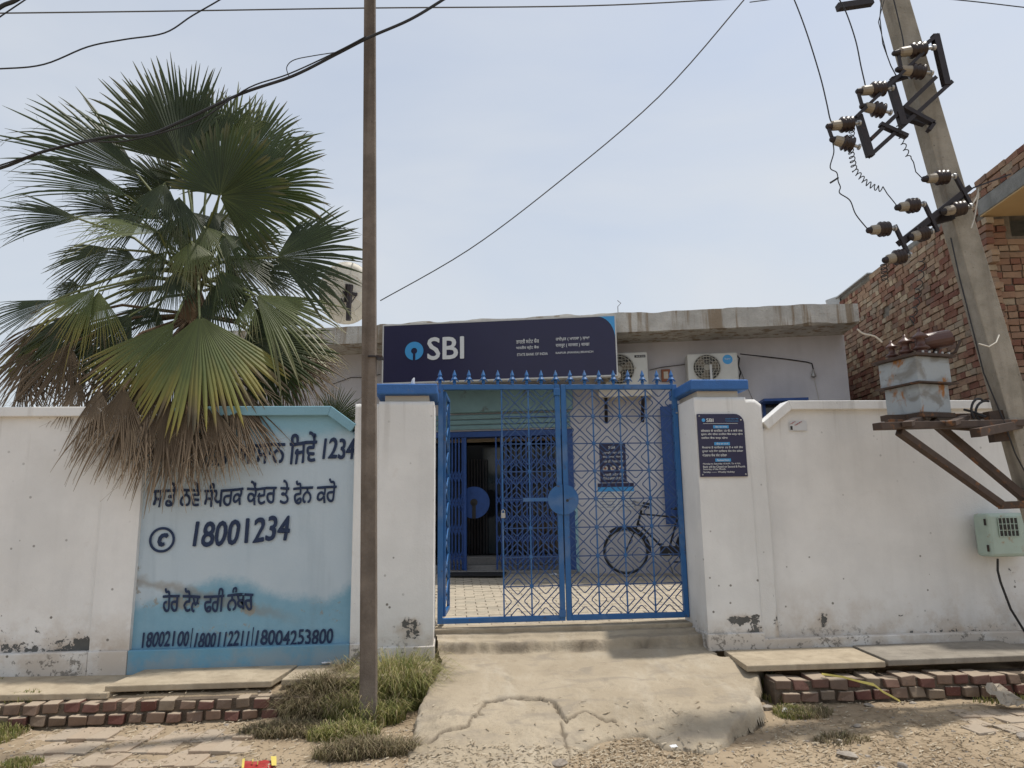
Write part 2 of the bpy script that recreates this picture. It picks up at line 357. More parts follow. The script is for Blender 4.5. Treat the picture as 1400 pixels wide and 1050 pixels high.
# ------------------------------------------------------------ mesh helpers
class MB:
    def __init__(s): s.v = []; s.f = []; s.a = {}
    def quadbox(s, c):                    # eight corners: bottom ring then top ring
        b = len(s.v); s.v += [tuple(p) for p in c]
        s.f += [tuple(b+i for i in q) for q in ((3, 2, 1, 0), (4, 5, 6, 7), (0, 1, 5, 4), (1, 2, 6, 5), (2, 3, 7, 6), (3, 0, 4, 7))]
        return s
    def box(s, x0, x1, y0, y1, z0, z1):
        return s.quadbox([(x0, y0, z0), (x1, y0, z0), (x1, y1, z0), (x0, y1, z0), (x0, y0, z1), (x1, y0, z1), (x1, y1, z1), (x0, y1, z1)])
    def beam(s, p, q, w, h, up=(0, 0, 1), w2=None, h2=None):
        p, q = Vector(p), Vector(q); d = (q-p).normalized(); up = Vector(up)
        if abs(d.dot(up)) > .98: up = Vector((0, 1, 0))
        sd = d.cross(up).normalized(); u = sd.cross(d)
        w2 = w2 or w; h2 = h2 or h
        r = lambda c, a, b: [c-sd*a/2-u*b/2, c+sd*a/2-u*b/2, c+sd*a/2+u*b/2, c-sd*a/2+u*b/2]
        return s.quadbox(r(p, w, h)+r(q, w2, h2))
    def ring(s, pts, rad, n=6, cap=True):  # tube along points; rad number or list
        pts = [Vector(p) for p in pts]; b = len(s.v); m = len(pts)
        rad = rad if isinstance(rad, (list, tuple)) else [rad]*m
        prev = None
        for i, p in enumerate(pts):
            d = (pts[min(i+1, m-1)]-pts[max(i-1, 0)])
            if d.length < 1e-9: d = Vector((0, 0, 1))
            d.normalize()
            if prev is None: prev = d.orthogonal().normalized()
            prev = (prev-d*prev.dot(d))
            prev = prev.normalized() if prev.length > 1e-6 else d.orthogonal().normalized()
            e = d.cross(prev)
            for k in range(n):
                a = 2*PI*k/n; s.v.append(tuple(p+(prev*math.cos(a)+e*math.sin(a))*rad[i]))
        for i in range(m-1):
            for k in range(n):
                k2 = (k+1) % n; s.f.append((b+i*n+k, b+i*n+k2, b+(i+1)*n+k2, b+(i+1)*n+k))
        if cap:
            s.f.append(tuple(b+k for k in reversed(range(n)))); s.f.append(tuple(b+(m-1)*n+k for k in range(n)))
        return s
    def lathe(s, p, q, prof, n=14):       # profile of (t along pq, radius)
        p, q = Vector(p), Vector(q); d = q-p
        pts = [p+d*t for t, _ in prof]; ax = d.normalized(); e1 = ax.orthogonal().normalized(); e2 = ax.cross(e1); b = len(s.v)
        for (t, r), c in zip(prof, pts):
            for k in range(n):
                a = 2*PI*k/n; s.v.append(tuple(c+(e1*math.cos(a)+e2*math.sin(a))*r))
        for i in range(len(prof)-1):
            for k in range(n):
                k2 = (k+1) % n; s.f.append((b+i*n+k, b+i*n+k2, b+(i+1)*n+k2, b+(i+1)*n+k))
        s.f.append(tuple(b+k for k in reversed(range(n)))); s.f.append(tuple(b+(len(prof)-1)*n+k for k in range(n)))
        return s
    def prism(s, poly, y0, y1):           # polygon in XZ, extruded along Y
        b = len(s.v); n = len(poly)
        s.v += [(x, y0, z) for x, z in poly]+[(x, y1, z) for x, z in poly]
        s.f.append(tuple(b+i for i in range(n))); s.f.append(tuple(b+n+i for i in reversed(range(n))))
        for i in range(n):
            j = (i+1) % n; s.f.append((b+j, b+i, b+n+i, b+n+j))
        return s
    def build(s, name, mat, parent=None, smooth=False, loc=None, bevel=0, attrs=None):
        me = bpy.data.meshes.new(name); me.from_pydata([tuple(v) for v in s.v], [], s.f); me.update()
        if smooth: me.shade_smooth()
        me.materials.append(mat)
        for k, arr in (attrs or {}).items():
            at_ = me.attributes.new(k, 'FLOAT', 'POINT'); at_.data.foreach_set('value', np.asarray(arr, dtype=np.float32))
        o = bpy.data.objects.new(name, me); COL.objects.link(o)
        if parent is not None: o.parent = parent
        if loc is not None: o.location = loc
        if bevel:
            m = o.modifiers.new('bevel', 'BEVEL'); m.width = bevel; m.segments = 2; m.limit_method = 'ANGLE'
        return o
def empty(name, label, cat, loc=(0, 0, 0), rz=0, group=None):
    o = bpy.data.objects.new(name, None); COL.objects.link(o); o.location = loc; o.rotation_euler = (0, 0, rz)
    o.empty_display_size = .1
    return tag(o, label, cat, group)
def tag(o, label=None, cat=None, group=None, kind=None):
    if label: o['label'] = label
    if cat: o['category'] = cat
    if group: o['group'] = group
    if kind: o['kind'] = kind
    return o
def dup(o, parent=None, loc=None, rot=None, scale=None):
    c = o.copy(); COL.objects.link(c)
    if parent is not None: c.parent = parent
    if loc is not None: c.location = loc
    if rot is not None: c.rotation_euler = rot
    if scale is not None: c.scale = scale
    return c
def local(par, p):                        # world point to a parent's frame
    return par_inv(par) @ Vector(p)
def par_inv(par):
    return (Matrix.Translation(par.location) @ par.rotation_euler.to_matrix().to_4x4()).inverted()
_VG = {}
def vnoise(x, y, seed=0, f=1.0):          # smooth value noise, numpy
    if seed not in _VG: _VG[seed] = np.random.RandomState(seed).rand(64, 64)
    G = _VG[seed]; x = np.asarray(x)*f+1000; y = np.asarray(y)*f+1000
    xi = np.floor(x).astype(int); yi = np.floor(y).astype(int); fx = x-xi; fy = y-yi
    fx = fx*fx*(3-2*fx); fy = fy*fy*(3-2*fy); g = lambda a, b: G[a % 64, b % 64]
    return (g(xi, yi)*(1-fx)+g(xi+1, yi)*fx)*(1-fy)+(g(xi, yi+1)*(1-fx)+g(xi+1, yi+1)*fx)*fy
def fbm(x, y, seed=0, f=1.0, o=4):
    return sum(vnoise(x, y, seed+i*7, f*2**i)*.5**i for i in range(o))/sum(.5**i for i in range(o))
_FC = {}
def textmesh(body, bold=0, shear=0, spacing=1.0):
    k = (body, bold, shear, spacing)
    if k in _FC: return _FC[k]
    c = bpy.data.curves.new('t', 'FONT'); c.body = body; c.offset = 0; c.shear = shear; c.space_character = spacing
    c.resolution_u = 3; o = bpy.data.objects.new('t', c); COL.objects.link(o)
    dg = bpy.context.evaluated_depsgraph_get(); me = bpy.data.meshes.new_from_object(o.evaluated_get(dg))
    bpy.data.objects.remove(o); v = np.empty(len(me.vertices)*3); me.vertices.foreach_get('co', v); v = v.reshape(-1, 3)[:, :2]
    f = [tuple(p.vertices) for p in me.polygons]; bpy.data.meshes.remove(me)
    _FC[k] = (v, f); return _FC[k]
def text(body, bl, br, h, mat, parent, name='lettering', Y=0, bold=0, shear=0, spacing=1.0, hand=0, thick=.0015):
    """flat lettering in an XZ plane facing -Y: left and right baseline points (x, z), height h of the whole line"""
    v, f = textmesh(body, bold, shear, spacing)
    if not len(v): return None
    mn, mxx = v.min(0), v.max(0); u = (v-mn)/(mxx-mn)
    x = bl[0]+(br[0]-bl[0])*u[:, 0]; z = bl[1]+(br[1]-bl[1])*u[:, 0]+h*u[:, 1]
    if hand:
        z = z+(vnoise(x*9, z*0, 3)-.5)*hand; x = x+(vnoise(x*14, z*14, 5)-.5)*hand*.8
    mb = MB(); n = len(v); bd = bold*h*.85
    sh_ = [(0, 0)]+([(math.cos(q)*bd, math.sin(q)*bd) for q in (.4, 1.45, 2.5, 3.54, 4.6, 5.64)] if bd > 0 else [])
    for k, (ox, oz) in enumerate(sh_):
        mb.v += [(a+ox, Y-thick-.00025*k, b+oz) for a, b in zip(x, z)]; mb.f += [tuple(i+k*n for i in q) for q in f]
    return mb.build(name, mat, parent)

# ------------------------------------------------------------ ground
RAMPPOLY = [(595, 880), (965, 868), (1043, 930), (1046, 985), (1010, 1000), (975, 1018), (905, 1012), (880, 1001), (845, 1003), (800, 1018), (765, 1040), (700, 1075), (540, 1075), (560, 1000), (600, 950)]
YF = 6.6          # front plane of the boundary wall
def crack_lines():
    C1 = [(585, 992), (615, 985), (640, 981), (665, 962), (700, 958), (735, 957), (760, 962), (775, 975), (800, 968), (840, 970)]
    C2 = [(765, 975), (775, 992), (790, 1006), (800, 1020), (790, 1032), (775, 1040)]
    C3 = [(640, 1046), (670, 1042), (700, 1050), (720, 1044)]
    C4 = [(815, 900), (850, 893), (880, 890)]
    return [[atz(*p, -.12) for p in c] for c in (C1, C2, C3, C4)]
def seg_dist(x, y, line):
    d = np.full(x.shape, 9.0)
    jx = (fbm(x, y, 90, 14, 3)-.5)*.07; jy = (fbm(x, y, 91, 14, 3)-.5)*.07
    for a, b in zip(line[:-1], line[1:]):
        ax, ay, bx, by = a.x, a.y, b.x, b.y; L2 = (bx-ax)**2+(by-ay)**2
        t = np.clip(((x+jx-ax)*(bx-ax)+(y+jy-ay)*(by-ay))/L2, 0, 1)
        d = np.minimum(d, np.hypot(x+jx-ax-t*(bx-ax), y+jy-ay-t*(by-ay)))
    return d
def ground_z(x, y):
    x = np.asarray(x, float); y = np.asarray(y, float)
    base = -.30+.055*np.clip((y-5.0)/1.2, -3, 1)+(fbm(x, y, 1, 1.1, 3)-.5)*.06+(fbm(x, y, 2, 6, 4)-.5)*.03
    return base
def sgrid(xs, ys, zf, name, mat, attrs=None, kind='structure'):
    X, Y = np.meshgrid(xs, ys); Z = zf(X, Y); n, m = X.shape
    v = np.stack([X, Y, Z], -1).reshape(-1, 3)
    i = np.arange((n-1)*(m-1)); r = i//(m-1); c = i % (m-1); a = r*m+c
    f = np.stack([a, a+1, a+m+1, a+m], -1)
    me = bpy.data.meshes.new(name); me.vertices.add(len(v)); me.vertices.foreach_set('co', v.ravel())
    me.loops.add(len(f)*4); me.loops.foreach_set('vertex_index', f.ravel())
    me.polygons.add(len(f)); me.polygons.foreach_set('loop_start', np.arange(len(f))*4)
    me.update(); me.validate(); me.shade_smooth(); me.materials.append(mat)
    o = bpy.data.objects.new(name, me); COL.objects.link(o); o['kind'] = kind
    for k, fn in (attrs or {}).items():
        at_ = me.attributes.new(k, 'FLOAT', 'POINT'); at_.data.foreach_set('value', fn(X, Y).astype(np.float32).ravel())
    return o
xs = np.concatenate([[-400, -150, -60, -25, -12, -8], np.arange(-5.2, 6.6, .022), [8, 12, 25, 60, 150, 400]])
ys = np.concatenate([[-400, -100, -30, -8, 0, 2, 3], np.arange(3.6, 6.75, .022), [7.5, 10, 20, 60, 150, 400, 900]])
def gz(X, Y):
    z = ground_z(X, Y)
    far = (Y > 6.75) | (Y < 3.5) | (np.abs(X) > 7)
    # soil rises behind the brick edging up to the slabs
    up = np.clip((Y-6.0)/.10, 0, 1)
    left = np.where(X < -.9, up, 0); right = np.where(X > 2.6, np.clip((Y-5.93)/.25, 0, 1), 0)
    z = z+left*(-.068-z)*(X < -.9)+right*(-.16-z)*(X > 2.6)*.9
    z = z+np.where((X < -.9) & (up > 0), (fbm(X, Y, 12, 8)-.5)*.02, 0)
    z = np.where(poly_sd(X, Y, rp2) > .17, -.45, z)
    return np.where(far, -.31, z)

# concrete ramp in front of the gate: an uneven sheet with a broken outline and real cracks
rp2 = [atz(px, py, -.0 if py < 900 else -.24) for px, py in RAMPPOLY]
rp2 = [(p.x, p.y) for p in rp2]; rp2[0] = (-.18, 7.02); rp2[1] = (2.29, 7.02)
rp2.insert(2, (2.36, 6.45))
def poly_sd(x, y, poly):
    inside = np.zeros(x.shape, bool); d = np.full(x.shape, 9.0); n = len(poly)
    for i in range(n):
        (ax, ay), (bx, by) = poly[i], poly[(i+1) % n]
        L2 = (bx-ax)**2+(by-ay)**2; t = np.clip(((x-ax)*(bx-ax)+(y-ay)*(by-ay))/L2, 0, 1)
        d = np.minimum(d, np.hypot(x-ax-t*(bx-ax), y-ay-t*(by-ay)))
        c = ((ay > y) != (by > y)) & (x < (bx-ax)*(y-ay)/(by-ay+1e-12)+ax); inside ^= c
    return np.where(inside, d, -d)
CRK = crack_lines()
def ramp_z(X, Y):
    sd = poly_sd(X, Y, rp2)+(fbm(X, Y, 21, 7, 4)-.5)*.10*np.clip((6.9-Y)*2, 0, 1)
    t = np.clip((Y-4.95)/(6.72-4.95), 0, 1); h = -.235+.285*t**.85
    h = h+(fbm(X, Y, 22, 2.2, 3)-.5)*.035+(fbm(X, Y, 23, 11, 4)-.5)*.012
    c0 = seg_dist(X, Y, CRK[0]); c1 = seg_dist(X, Y, CRK[1])
    h = h-.022*np.exp(-(c0/.012)**2)-.022*np.exp(-(c1/.012)**2)-.012*np.exp(-(seg_dist(X, Y, CRK[2])/.012)**2)
    h = h-.016*(Y < np.interp(X, [p.x for p in CRK[0]], [p.y for p in CRK[0]]))*np.clip((.95-X)*6, 0, 1)
    step = np.clip((Y-6.71+.02*(fbm(X, Y, 24, 9, 3)-.5)*4)/.035, 0, 1); h = h+step*.095
    step2 = np.clip((Y-6.9+.05*(fbm(X, Y, 27, 5, 3)-.5))/.03, 0, 1); h = h+step2*.03
    pits = np.clip(.30-fbm(X, Y, 25, 5, 3), 0, 1)*.25; h = h-pits*.6
    grit = np.clip((6.1-Y)*1.2, .15, 1); h = h+(fbm(X, Y, 29, 38, 3)-.5)*.012*grit+(fbm(X, Y, 30, 17, 3)-.5)*.014*grit
    gnd = ground_z(X, Y); k = np.clip((2.05-X)*3, 0, 1)*np.clip(1-sd/.30, 0, 1)*np.clip((5.75-Y)*3, 0, 1); h = h*(1-k)+(gnd+.012)*k
    return np.where(sd > 0, h-.13*np.exp(-(sd/.022)**2)*(Y < 6.5), -.45)
def ramp_c(X, Y):
    g = lambda c, w_: np.exp(-(seg_dist(X, Y, c)/w_)**2)
    st = np.exp(-((Y-6.715)/.03)**2)*np.clip(fbm(X, Y, 28, 4)*2.2-.7, 0, 1)*.8
    return np.clip(g(CRK[0], .011)+g(CRK[1], .011)+.7*g(CRK[2], .01)+.4*g(CRK[3], .03)+st, 0, 1)
ramp = sgrid(np.arange(-.75, 3.0, .0105), np.arange(4.55, 7.03, .0105), ramp_z, 'driveway_ramp', RAMP, {'crack': ramp_c})
ground = sgrid(xs, ys, gz, 'ground', GROUND)
# drop the cells that lie outside the slab
import bmesh
bm = bmesh.new(); bm.from_mesh(ramp.data)
bmesh.ops.delete(bm, geom=[v for v in bm.verts if v.co.z < -.44], context='VERTS'); bm.to_mesh(ramp.data); bm.free()
mb = MB(); mb.box(-.19, 2.3, 7.02, 7.26, -.3, .215); tag(mb.build('threshold', SLABC, bevel=.01), kind='structure')

# courtyard bed and its pavers
CO = Vector((2.2, 11.2, 0)); CA = 11
mb = MB(); mb.quadbox([(-6, 7.262, -.3), (9, 7.262, -.3), (9, 15, -.3), (-6, 15, -.3), (-6, 7.262, .19), (9, 7.262, .19), (9, 15, .47), (-6, 15, .47)])
yard = tag(mb.build('courtyard_floor', YARD), kind='structure')
def yz(y): return .19+(y-7.262)/(15-7.262)*.28
pv = MB().box(0, .232, 0, .115, -.03, .012).build('paver', PAVO, yard, bevel=.006)
first = True; cnt = 0; far = MB(); farr = []
rows = 0; y = 7.275
while y < 12.4:
    xa = -1.3+(.12 if rows % 2 else 0); x = xa
    while x < 4.6:
        inview = -.1-(y-7)*.05 < x+.23 and x < 2.35+(y-7.1)*.33
        if inview and not (y > 11.25+.2*(2.2-x)):
            z = yz(y)+random.uniform(-.003, .003)
            if cnt < 285:
                o = pv if first else dup(pv, yard); first = False; cnt += 1
                o.location = (x+random.uniform(-.003, .003), y, z); o.rotation_euler = (.036, random.uniform(-.008, .008), random.uniform(-.01, .01))
            else:
                far.quadbox([(x, y, z-.03), (x+.232, y, z-.03), (x+.232, y+.115, z-.03), (x, y+.115, z-.03), (x+.003, y+.003, z+.011), (x+.229, y+.003, z+.011), (x+.229, y+.112, z+.015), (x+.003, y+.112, z+.015)])
                farr += [random.random()]*8
        x += .238
    y += .1205; rows += 1
if far.v: tag(far.build('paver_field', PAVA, yard, attrs={'rnd': farr}), kind='stuff')

# ------------------------------------------------------------ boundary walls
def gridpanel(name, x0, x1, z0, topf, Y, mat, parent, blobs=(), step=.03, thick=.12):
    nx = max(2, int((x1-x0)/step)); nz = 60
    X = np.linspace(x0, x1, nx+1); T = np.linspace(0, 1, nz+1); XX, TT = np.meshgrid(X, T)
    top = np.array([topf(x) for x in X]); ZZ = z0+TT*(top[None, :]-z0)
    YY = Y+(fbm(XX, ZZ, 41, 1.2, 3)-.5)*.014
    v = np.stack([XX, YY, ZZ], -1).reshape(-1, 3); mb = MB(); mb.v = [tuple(p) for p in v]
    m = nx+1
    for r in range(nz):
        for c in range(nx):
            a = r*m+c; mb.f.append((a, a+1, a+m+1, a+m))
    wear = np.zeros(XX.shape)
    for (bx, bz, rx, rz, s) in blobs: wear += s*np.exp(-((XX-bx)/rx)**2-((ZZ-bz)/rz)**2)
    wl = list(np.clip(wear, 0, 2).ravel()); n0 = len(mb.v)
    # back and rim so that the wall has a body
    back = [(x0, Y+thick, z0), (x1, Y+thick, z0)]+[(x, Y+thick, topf(x)) for x in X[::-1]]
    b = len(mb.v); mb.v += back; mb.f.append(tuple(range(b, b+len(back)))[::-1] if False else tuple(b+i for i in range(len(back))))
    toprow = [nz*m+c for c in range(m)]
    for c in range(nx): mb.f.append((toprow[c], toprow[c+1], b+2+(nx-c-1), b+2+(nx-c)))
    mb.f.append((0, nz*m, b+2+nx, b)); mb.f.append((nx, b+1, b+2, nz*m+nx))
    wl += [0]*(len(mb.v)-n0)
    o = mb.build(name, mat, parent, attrs={'wear': wl}); o.data.shade_smooth()
    for p in o.data.polygons[nz*nx:]: p.use_smooth = False
    return o
def strip(pts, wdt, y0, y1):               # band following a polyline in XZ (pts = outer/top edge, band goes below)
    mb = MB(); n = len(pts); P_ = [Vector((p[0], p[1])) for p in pts]; inn = []
    for i, p in enumerate(P_):
        ds = []
        if i > 0: ds.append((P_[i]-P_[i-1]).normalized())
        if i < n-1: ds.append((P_[i+1]-P_[i]).normalized())
        ns = [Vector((d.y, -d.x)) for d in ds]; nn = sum(ns, Vector((0, 0))).normalized(); k = wdt/max(.4, nn.dot(ns[0]))
        inn.append(p+nn*k)
    for i in range(n-1):
        a, b_, c, d = P_[i], P_[i+1], inn[i+1], inn[i]
        mb.quadbox([(d.x, y0, d.y), (c.x, y0, c.y), (c.x, y1, c.y), (d.x, y1, d.y), (a.x, y0, a.y), (b_.x, y0, b_.y), (b_.x, y1, b_.y), (a.x, y1, a.y)])
    return mb
YP = YF+.05       # recessed panels
lw = empty('boundary_wall', 'white plastered street wall left of the gate with one bay painted sky blue', 'wall', (0, YF, 0))
rw = empty('boundary_wall', 'white plastered street wall right of the gate pillar, behind the transformer', 'wall', (0, YF, 0))
for e_ in (lw, rw): e_.location = (0, 0, 0)
ZT = 2.285
xbl, xbr = at(183, 800, YF).x-.0, at(481, 760, YF).x        # blue panel edges
xpl = at(133, 760, YF).x                                      # plain pilaster's left edge
ch = .19
def octtop(a, b, top, c=ch, d=None):
    d = d or c*.75
    return lambda x: top-d*max(0, 1-(x-a)/c, 1-(b-x)/c) if a < x < b else top-d
# left plain bay (runs out of frame)
xw0 = -6.4
blobsL = [(-3.3, .12, .9, .16, .4), (at(120, 893, YF).x, .22, .22, .10, 1.3), (-3.9, .2, .6, .3, .7), (at(95, 890, YF).x, .15, .5, .07, .8), (at(300, 850, YF).x, .55, .05, .03, .8)]
gridpanel('bay_panel', xw0, xpl, 0-.05, octtop(xw0, xpl, ZT-.05, .12, .1), YP, WHITE, lw, blobsL)
strip([(xw0, ZT), (xpl-.12, ZT), (xpl, ZT-.1)], .085, YF-.01, YF+.17).build('coping', WHITE2, lw, bevel=.006)
gridpanel('pilaster', xpl, xbl, -.05, lambda x: ZT-.08, YF, WHITE, lw, [(at(150, 880, YF).x, .2, .15, .15, .9)], thick=.2)
gridpanel('painted_panel', xbl, xbr, -.05, octtop(xbl, xbr, ZT-.05, .26, .2), YP, BLUEPANEL, lw,
          [(at(300, 880, YF).x, .3, .5, .12, .45), (at(440, 850, YF).x, .45, .3, .12, .5), (at(180, 800, YF).x, .7, .12, .3, .6), (at(240, 835, YF).x, .55, .2, .07, 1.1), (at(340, 835, YF).x, .5, .1, .06, 1.0)])
strip([(xbl, ZT-.2), (xbl+.26, ZT), (xbr-.22, ZT), (xbr+.01, ZT-.17)], .085, YF-.01, YF+.17).build('coping', COPBLUE, lw, bevel=.006)
xpr = -.68
gridpanel('pilaster', xbr, xpr, -.05, lambda x: ZT+.02, YF+.004, WHITE2, lw, [], thick=.2)
MB().box(xw0, xpl, YF-.022, YP+.1, -.06, .185).build('plinth', WHITE, lw, bevel=.008)
MB().box(xpl+.002, xbl-.002, YF-.026, YP+.1, -.06, .185).build('plinth', WHITE, lw, bevel=.008)
MB().box(xbl, xbr, YF-.022, YP+.1, -.06, .185).build('plinth', PLBLUE, lw, bevel=.008)
MB().box(xbr+.002, xpr, YF-.024, YP+.1, -.06, .185).build('plinth', WHITE, lw, bevel=.008)
# painted lettering on the blue bay (sub-parts of the panel)
pan = [o for o in lw.children if o.name.startswith('painted_panel')][0]
def tx(body, l, r, hpx, bold=.012, shear=0, hand=.018, mat=NAVYTXT, parent=pan, Y=YP-.008):
    a = at(*l, Y); b = at(*r, Y); h = hpx/FPX*Y
    return text(body, (a.x, a.z), (b.x, b.z), h, mat, parent, Y=Y, bold=bold, shear=shear, hand=hand)
SH = '\u0a3f'
tx('ਸੰਪਰਕ ਕਰਨਾ ਆਸਾਨ', (186, 640), (389, 633), 36, .022)
tx(SH+'ਜਵੇਂ', (395, 634), (432, 631), 40, .022)
tx('1234', (441, 627), (485, 627), 27, .035, .1)
tx('ਸਾਡੇ ਨਵੇਂ ਸੰਪਰਕ ਕੇਂਦਰ ਤੇ ਫੋਨ ਕਰੋ', (208, 694), (459, 687), 31, .02, .06)
tx('1800', (264, 747), (326, 744), 31, .035, .1); tx('1234', (334, 743), (395, 738), 31, .035, .1)
tx('ਹੋਰ ਟੋਲ ਫਰੀ ਨੰਬਰ', (222, 838), (345, 834), 29, .022)
for b_, l, r in (('18002100', (193, 886), (258, 884)), ('|', (260.5, 889), (262.5, 889)), ('1800112211', (266, 885), (340, 883)), ('|', (343.5, 888), (345.5, 888)), ('18004253800', (349, 883), (455, 880))):
    tx(b_, l, r, 27 if b_ == '|' else 18, .012 if b_ == '|' else .03, .12)
# telephone mark: ring and handset
cc = at(221.5, 738, YP-.008); rr = 16.2/FPX*YP
rb = MB(); n = 40
for k in range(n):
    a = 2*PI*k/n
    for q in (rr, rr*.80): rb.v.append((cc.x+q*math.cos(a), YP-.0095, cc.z+q*math.sin(a)))
for k in range(n): j = (k+1) % n; rb.f.append((2*k, 2*j, 2*j+1, 2*k+1))
hs = [(.15, .52), (.42, .50), (.50, .30), (.36, .12), (.14, .20), (.0, .10), (-.06, -.12), (.06, -.22), (.2, -.20), (.25, -.42), (.02, -.55), (-.22, -.48), (-.36, -.15), (-.28, .22), (-.08, .46)]
b0 = len(rb.v); rb.v += [(cc.x+rr*x, YP-.0095, cc.z+rr*z) for x, z in hs]; rb.f.append(tuple(b0+i for i in range(len(hs))))
rb.build('telephone_mark', NAVYTXT, pan)

# right wall
xr0, xr1, xr2 = 2.81, at(1057, 760, YF).x, 7.4
ZR = 2.325
blobsR = [(at(1065, 860, YF).x, .22, .04, .09, 1.4), (at(1130, 858, YF).x, .26, .06, .07, 1.5), (at(1250, 880, YF).x, .10, .5, .05, .9), (at(1330, 880, YF).x, .12, .4, .06, .9), (at(1240, 845, YF).x, .3, .5, .10, .35), (at(1390, 800, YF).x, .6, .15, .25, .5)]
gridpanel('pilaster', xr0, xr1, .0, lambda x: ZR+.015-.05*max(0, (x-xr1+.06)/.06), YF+.01, WHITE2, rw, [(at(1065, 860, YF).x, .24, .05, .12, 1.5)], thick=.2)
gridpanel('bay_panel', xr1, xr2, .0, lambda x: ZR-.05-.24*max(0, 1-(x-xr1)/.24), YP, WHITE, rw, blobsR)
strip([(xr1, ZR-.21), (xr1+.27, ZR), (xr2, ZR)], .085, YF-.01, YF+.17).build('coping', WHITE2, rw, bevel=.006)
MB().box(xr0, xr2, YF-.03, YP+.1, -.06, .125).build('plinth', WHITE, rw, bevel=.01)
# sticker on the right bay
st = tag(MB().box(at(1079, 0, YP).x+.0, at(1100, 0, YP).x, YP-.0125, YP-.0105, 0, .09).build('sticker', PAPER), 'small torn paper sticker with red scribble on the white wall right of the gate', 'sticker')
sp = at(1079, 589, YP); sq = at(1100, 575, YP); st.location = (0, 0, sp.z)
bpy.data.objects[st.name].data.transform(Matrix.Translation((sp.x-st.data.vertices[0].co.x, 0, 0)))
mb = MB()
for k in range(5):
    a = Vector((sp.x+.01+.022*k, YP-.013, sp.z+.065+.014*math.sin(k*2.1))); mb.beam(a, a+Vector((.03, 0, .012)), .004, .009, (0, 1, 0))
mb.build('red_scribble', REDP, st, loc=(0, 0, -sp.z))
MB().box(sp.x+.008, sp.x+.03, YP-.0145, YP-.013, sp.z+.008, sp.z+.045).build('printed_square', ACD, st, loc=(0, 0, -sp.z))

# gate pillars
def pillar(label, x0, x1, y0, y1, z0, ztop, blobs, zneck, zcap):
    e = empty('gate_pillar', label, 'pillar')
    gridpanel('shaft', x0, x1, z0, lambda x: ztop, y0, WHITE2, e, blobs, thick=y1-y0)
    MB().box(x0+.05, x1-.05, y0+.05, y1-.05, ztop, zneck).build('neck', CAPW, e, bevel=.006)
    MB().box(x0-.035, x1+.03, y0-.035, y1+.03, zneck, zcap).build('cap', CAPBLUE, e, bevel=.012)
    MB().box(x0-.012, x1+.012, y0-.026, y1-.1, z0, z0+.15).build('plinth', WHITE2, e, bevel=.008)
    return e
pl = pillar('white gate pillar with blue cap standing behind the brown pole', -.70, -.19, YF-.004, 7.25, .0, 2.325, [(at(560, 860, YF).x, .32, .16, .09, 1.3), (at(565, 880, YF).x, .22, .2, .06, .6)], 2.39, 2.49)
pr = pillar('white gate pillar with blue cap carrying the dark notice board', 2.3, 2.81, YF-.004, 7.25, .03, 2.36, [(at(1015, 852, YF).x, .30, .15, .05, 2.0), (at(1020, 870, YF).x, .16, .2, .07, .9), (at(1035, 865, YF).x, .2, .06, .09, 1.0)], 2.43, 2.53)
MB().ring([(-.40, 6.75, 2.488), (-.40, 6.75, 2.53), (-.395, 6.75, 2.56), (-.385, 6.75, 2.58)], [.018, .02, .015, .005]).build('plaster_stub', PAPER, pl)

# notice board on the right pillar
nb = empty('notice_board', 'dark navy bank hours notice board fixed to the right gate pillar', 'notice board', (0, 0, 0))
NY = YF-.022
A = at(951, 566, NY); B = at(1016, 566, NY); Cc = at(1023, 652, NY); D = at(960, 652, NY)
x0, x1, z1, z0 = (A.x+D.x)/2, (B.x+Cc.x)/2, A.z, D.z
poly = [(x0, z0), (x1, z0), (x1, z1-.09)]+[(x1-.09+.09*math.cos(a), z1-.09+.09*math.sin(a)) for a in np.linspace(.2, PI/2, 6)]+[(x0, z1)]
MB().prism(poly, NY, NY+.016).build('board', SIGNNAVY, nb)
bw, bh = x1-x0, z1-z0
def nt_(body, u0, u1, v, h, mat=WTXT, bold=.02): return text(body, (x0+bw*u0, z1-bh*v), (x0+bw*u1, z1-bh*v), bh*h, mat, nb, Y=NY-.002, bold=bold)
nt_('SBI', .19, .34, .13, .055, bold=.03)
MB().lathe((x0+bw*.13, NY-.003, z1-bh*.10), (x0+bw*.13, NY, z1-bh*.10), [(0, .017), (1, .017)], 16).build('logo_disc', SKYBLUE, nb)
nt_('ਭਾਰਤੀ ਸਟੇਟ ਬੈਂਕ', .6, .88, .09, .02, SKYBLUE, .0); nt_('STATE BANK OF INDIA', .6, .88, .125, .015, SKYBLUE, 0)
MB().box(x0+bw*.12, x0+bw*.86, NY-.002, NY, z1-bh*.158, z1-bh*.153).build('rule', WTXT, nb)
for v, t_ in ((.185, 'बैंक का समय'), (.455, 'ਬੈਂਕ ਦਾ ਸਮਾਂ'), (.715, 'Business Hours')):
    MB().box(x0+bw*.33, x0+bw*.66, NY-.003, NY, z1-bh*(v+.048), z1-bh*v).build('blue_band', SKYBLUE, nb)
    text(t_, (x0+bw*.37, z1-bh*(v+.04)), (x0+bw*.62, z1-bh*(v+.04)), bh*.032, WTXT, nb, Y=NY-.005, bold=.01)
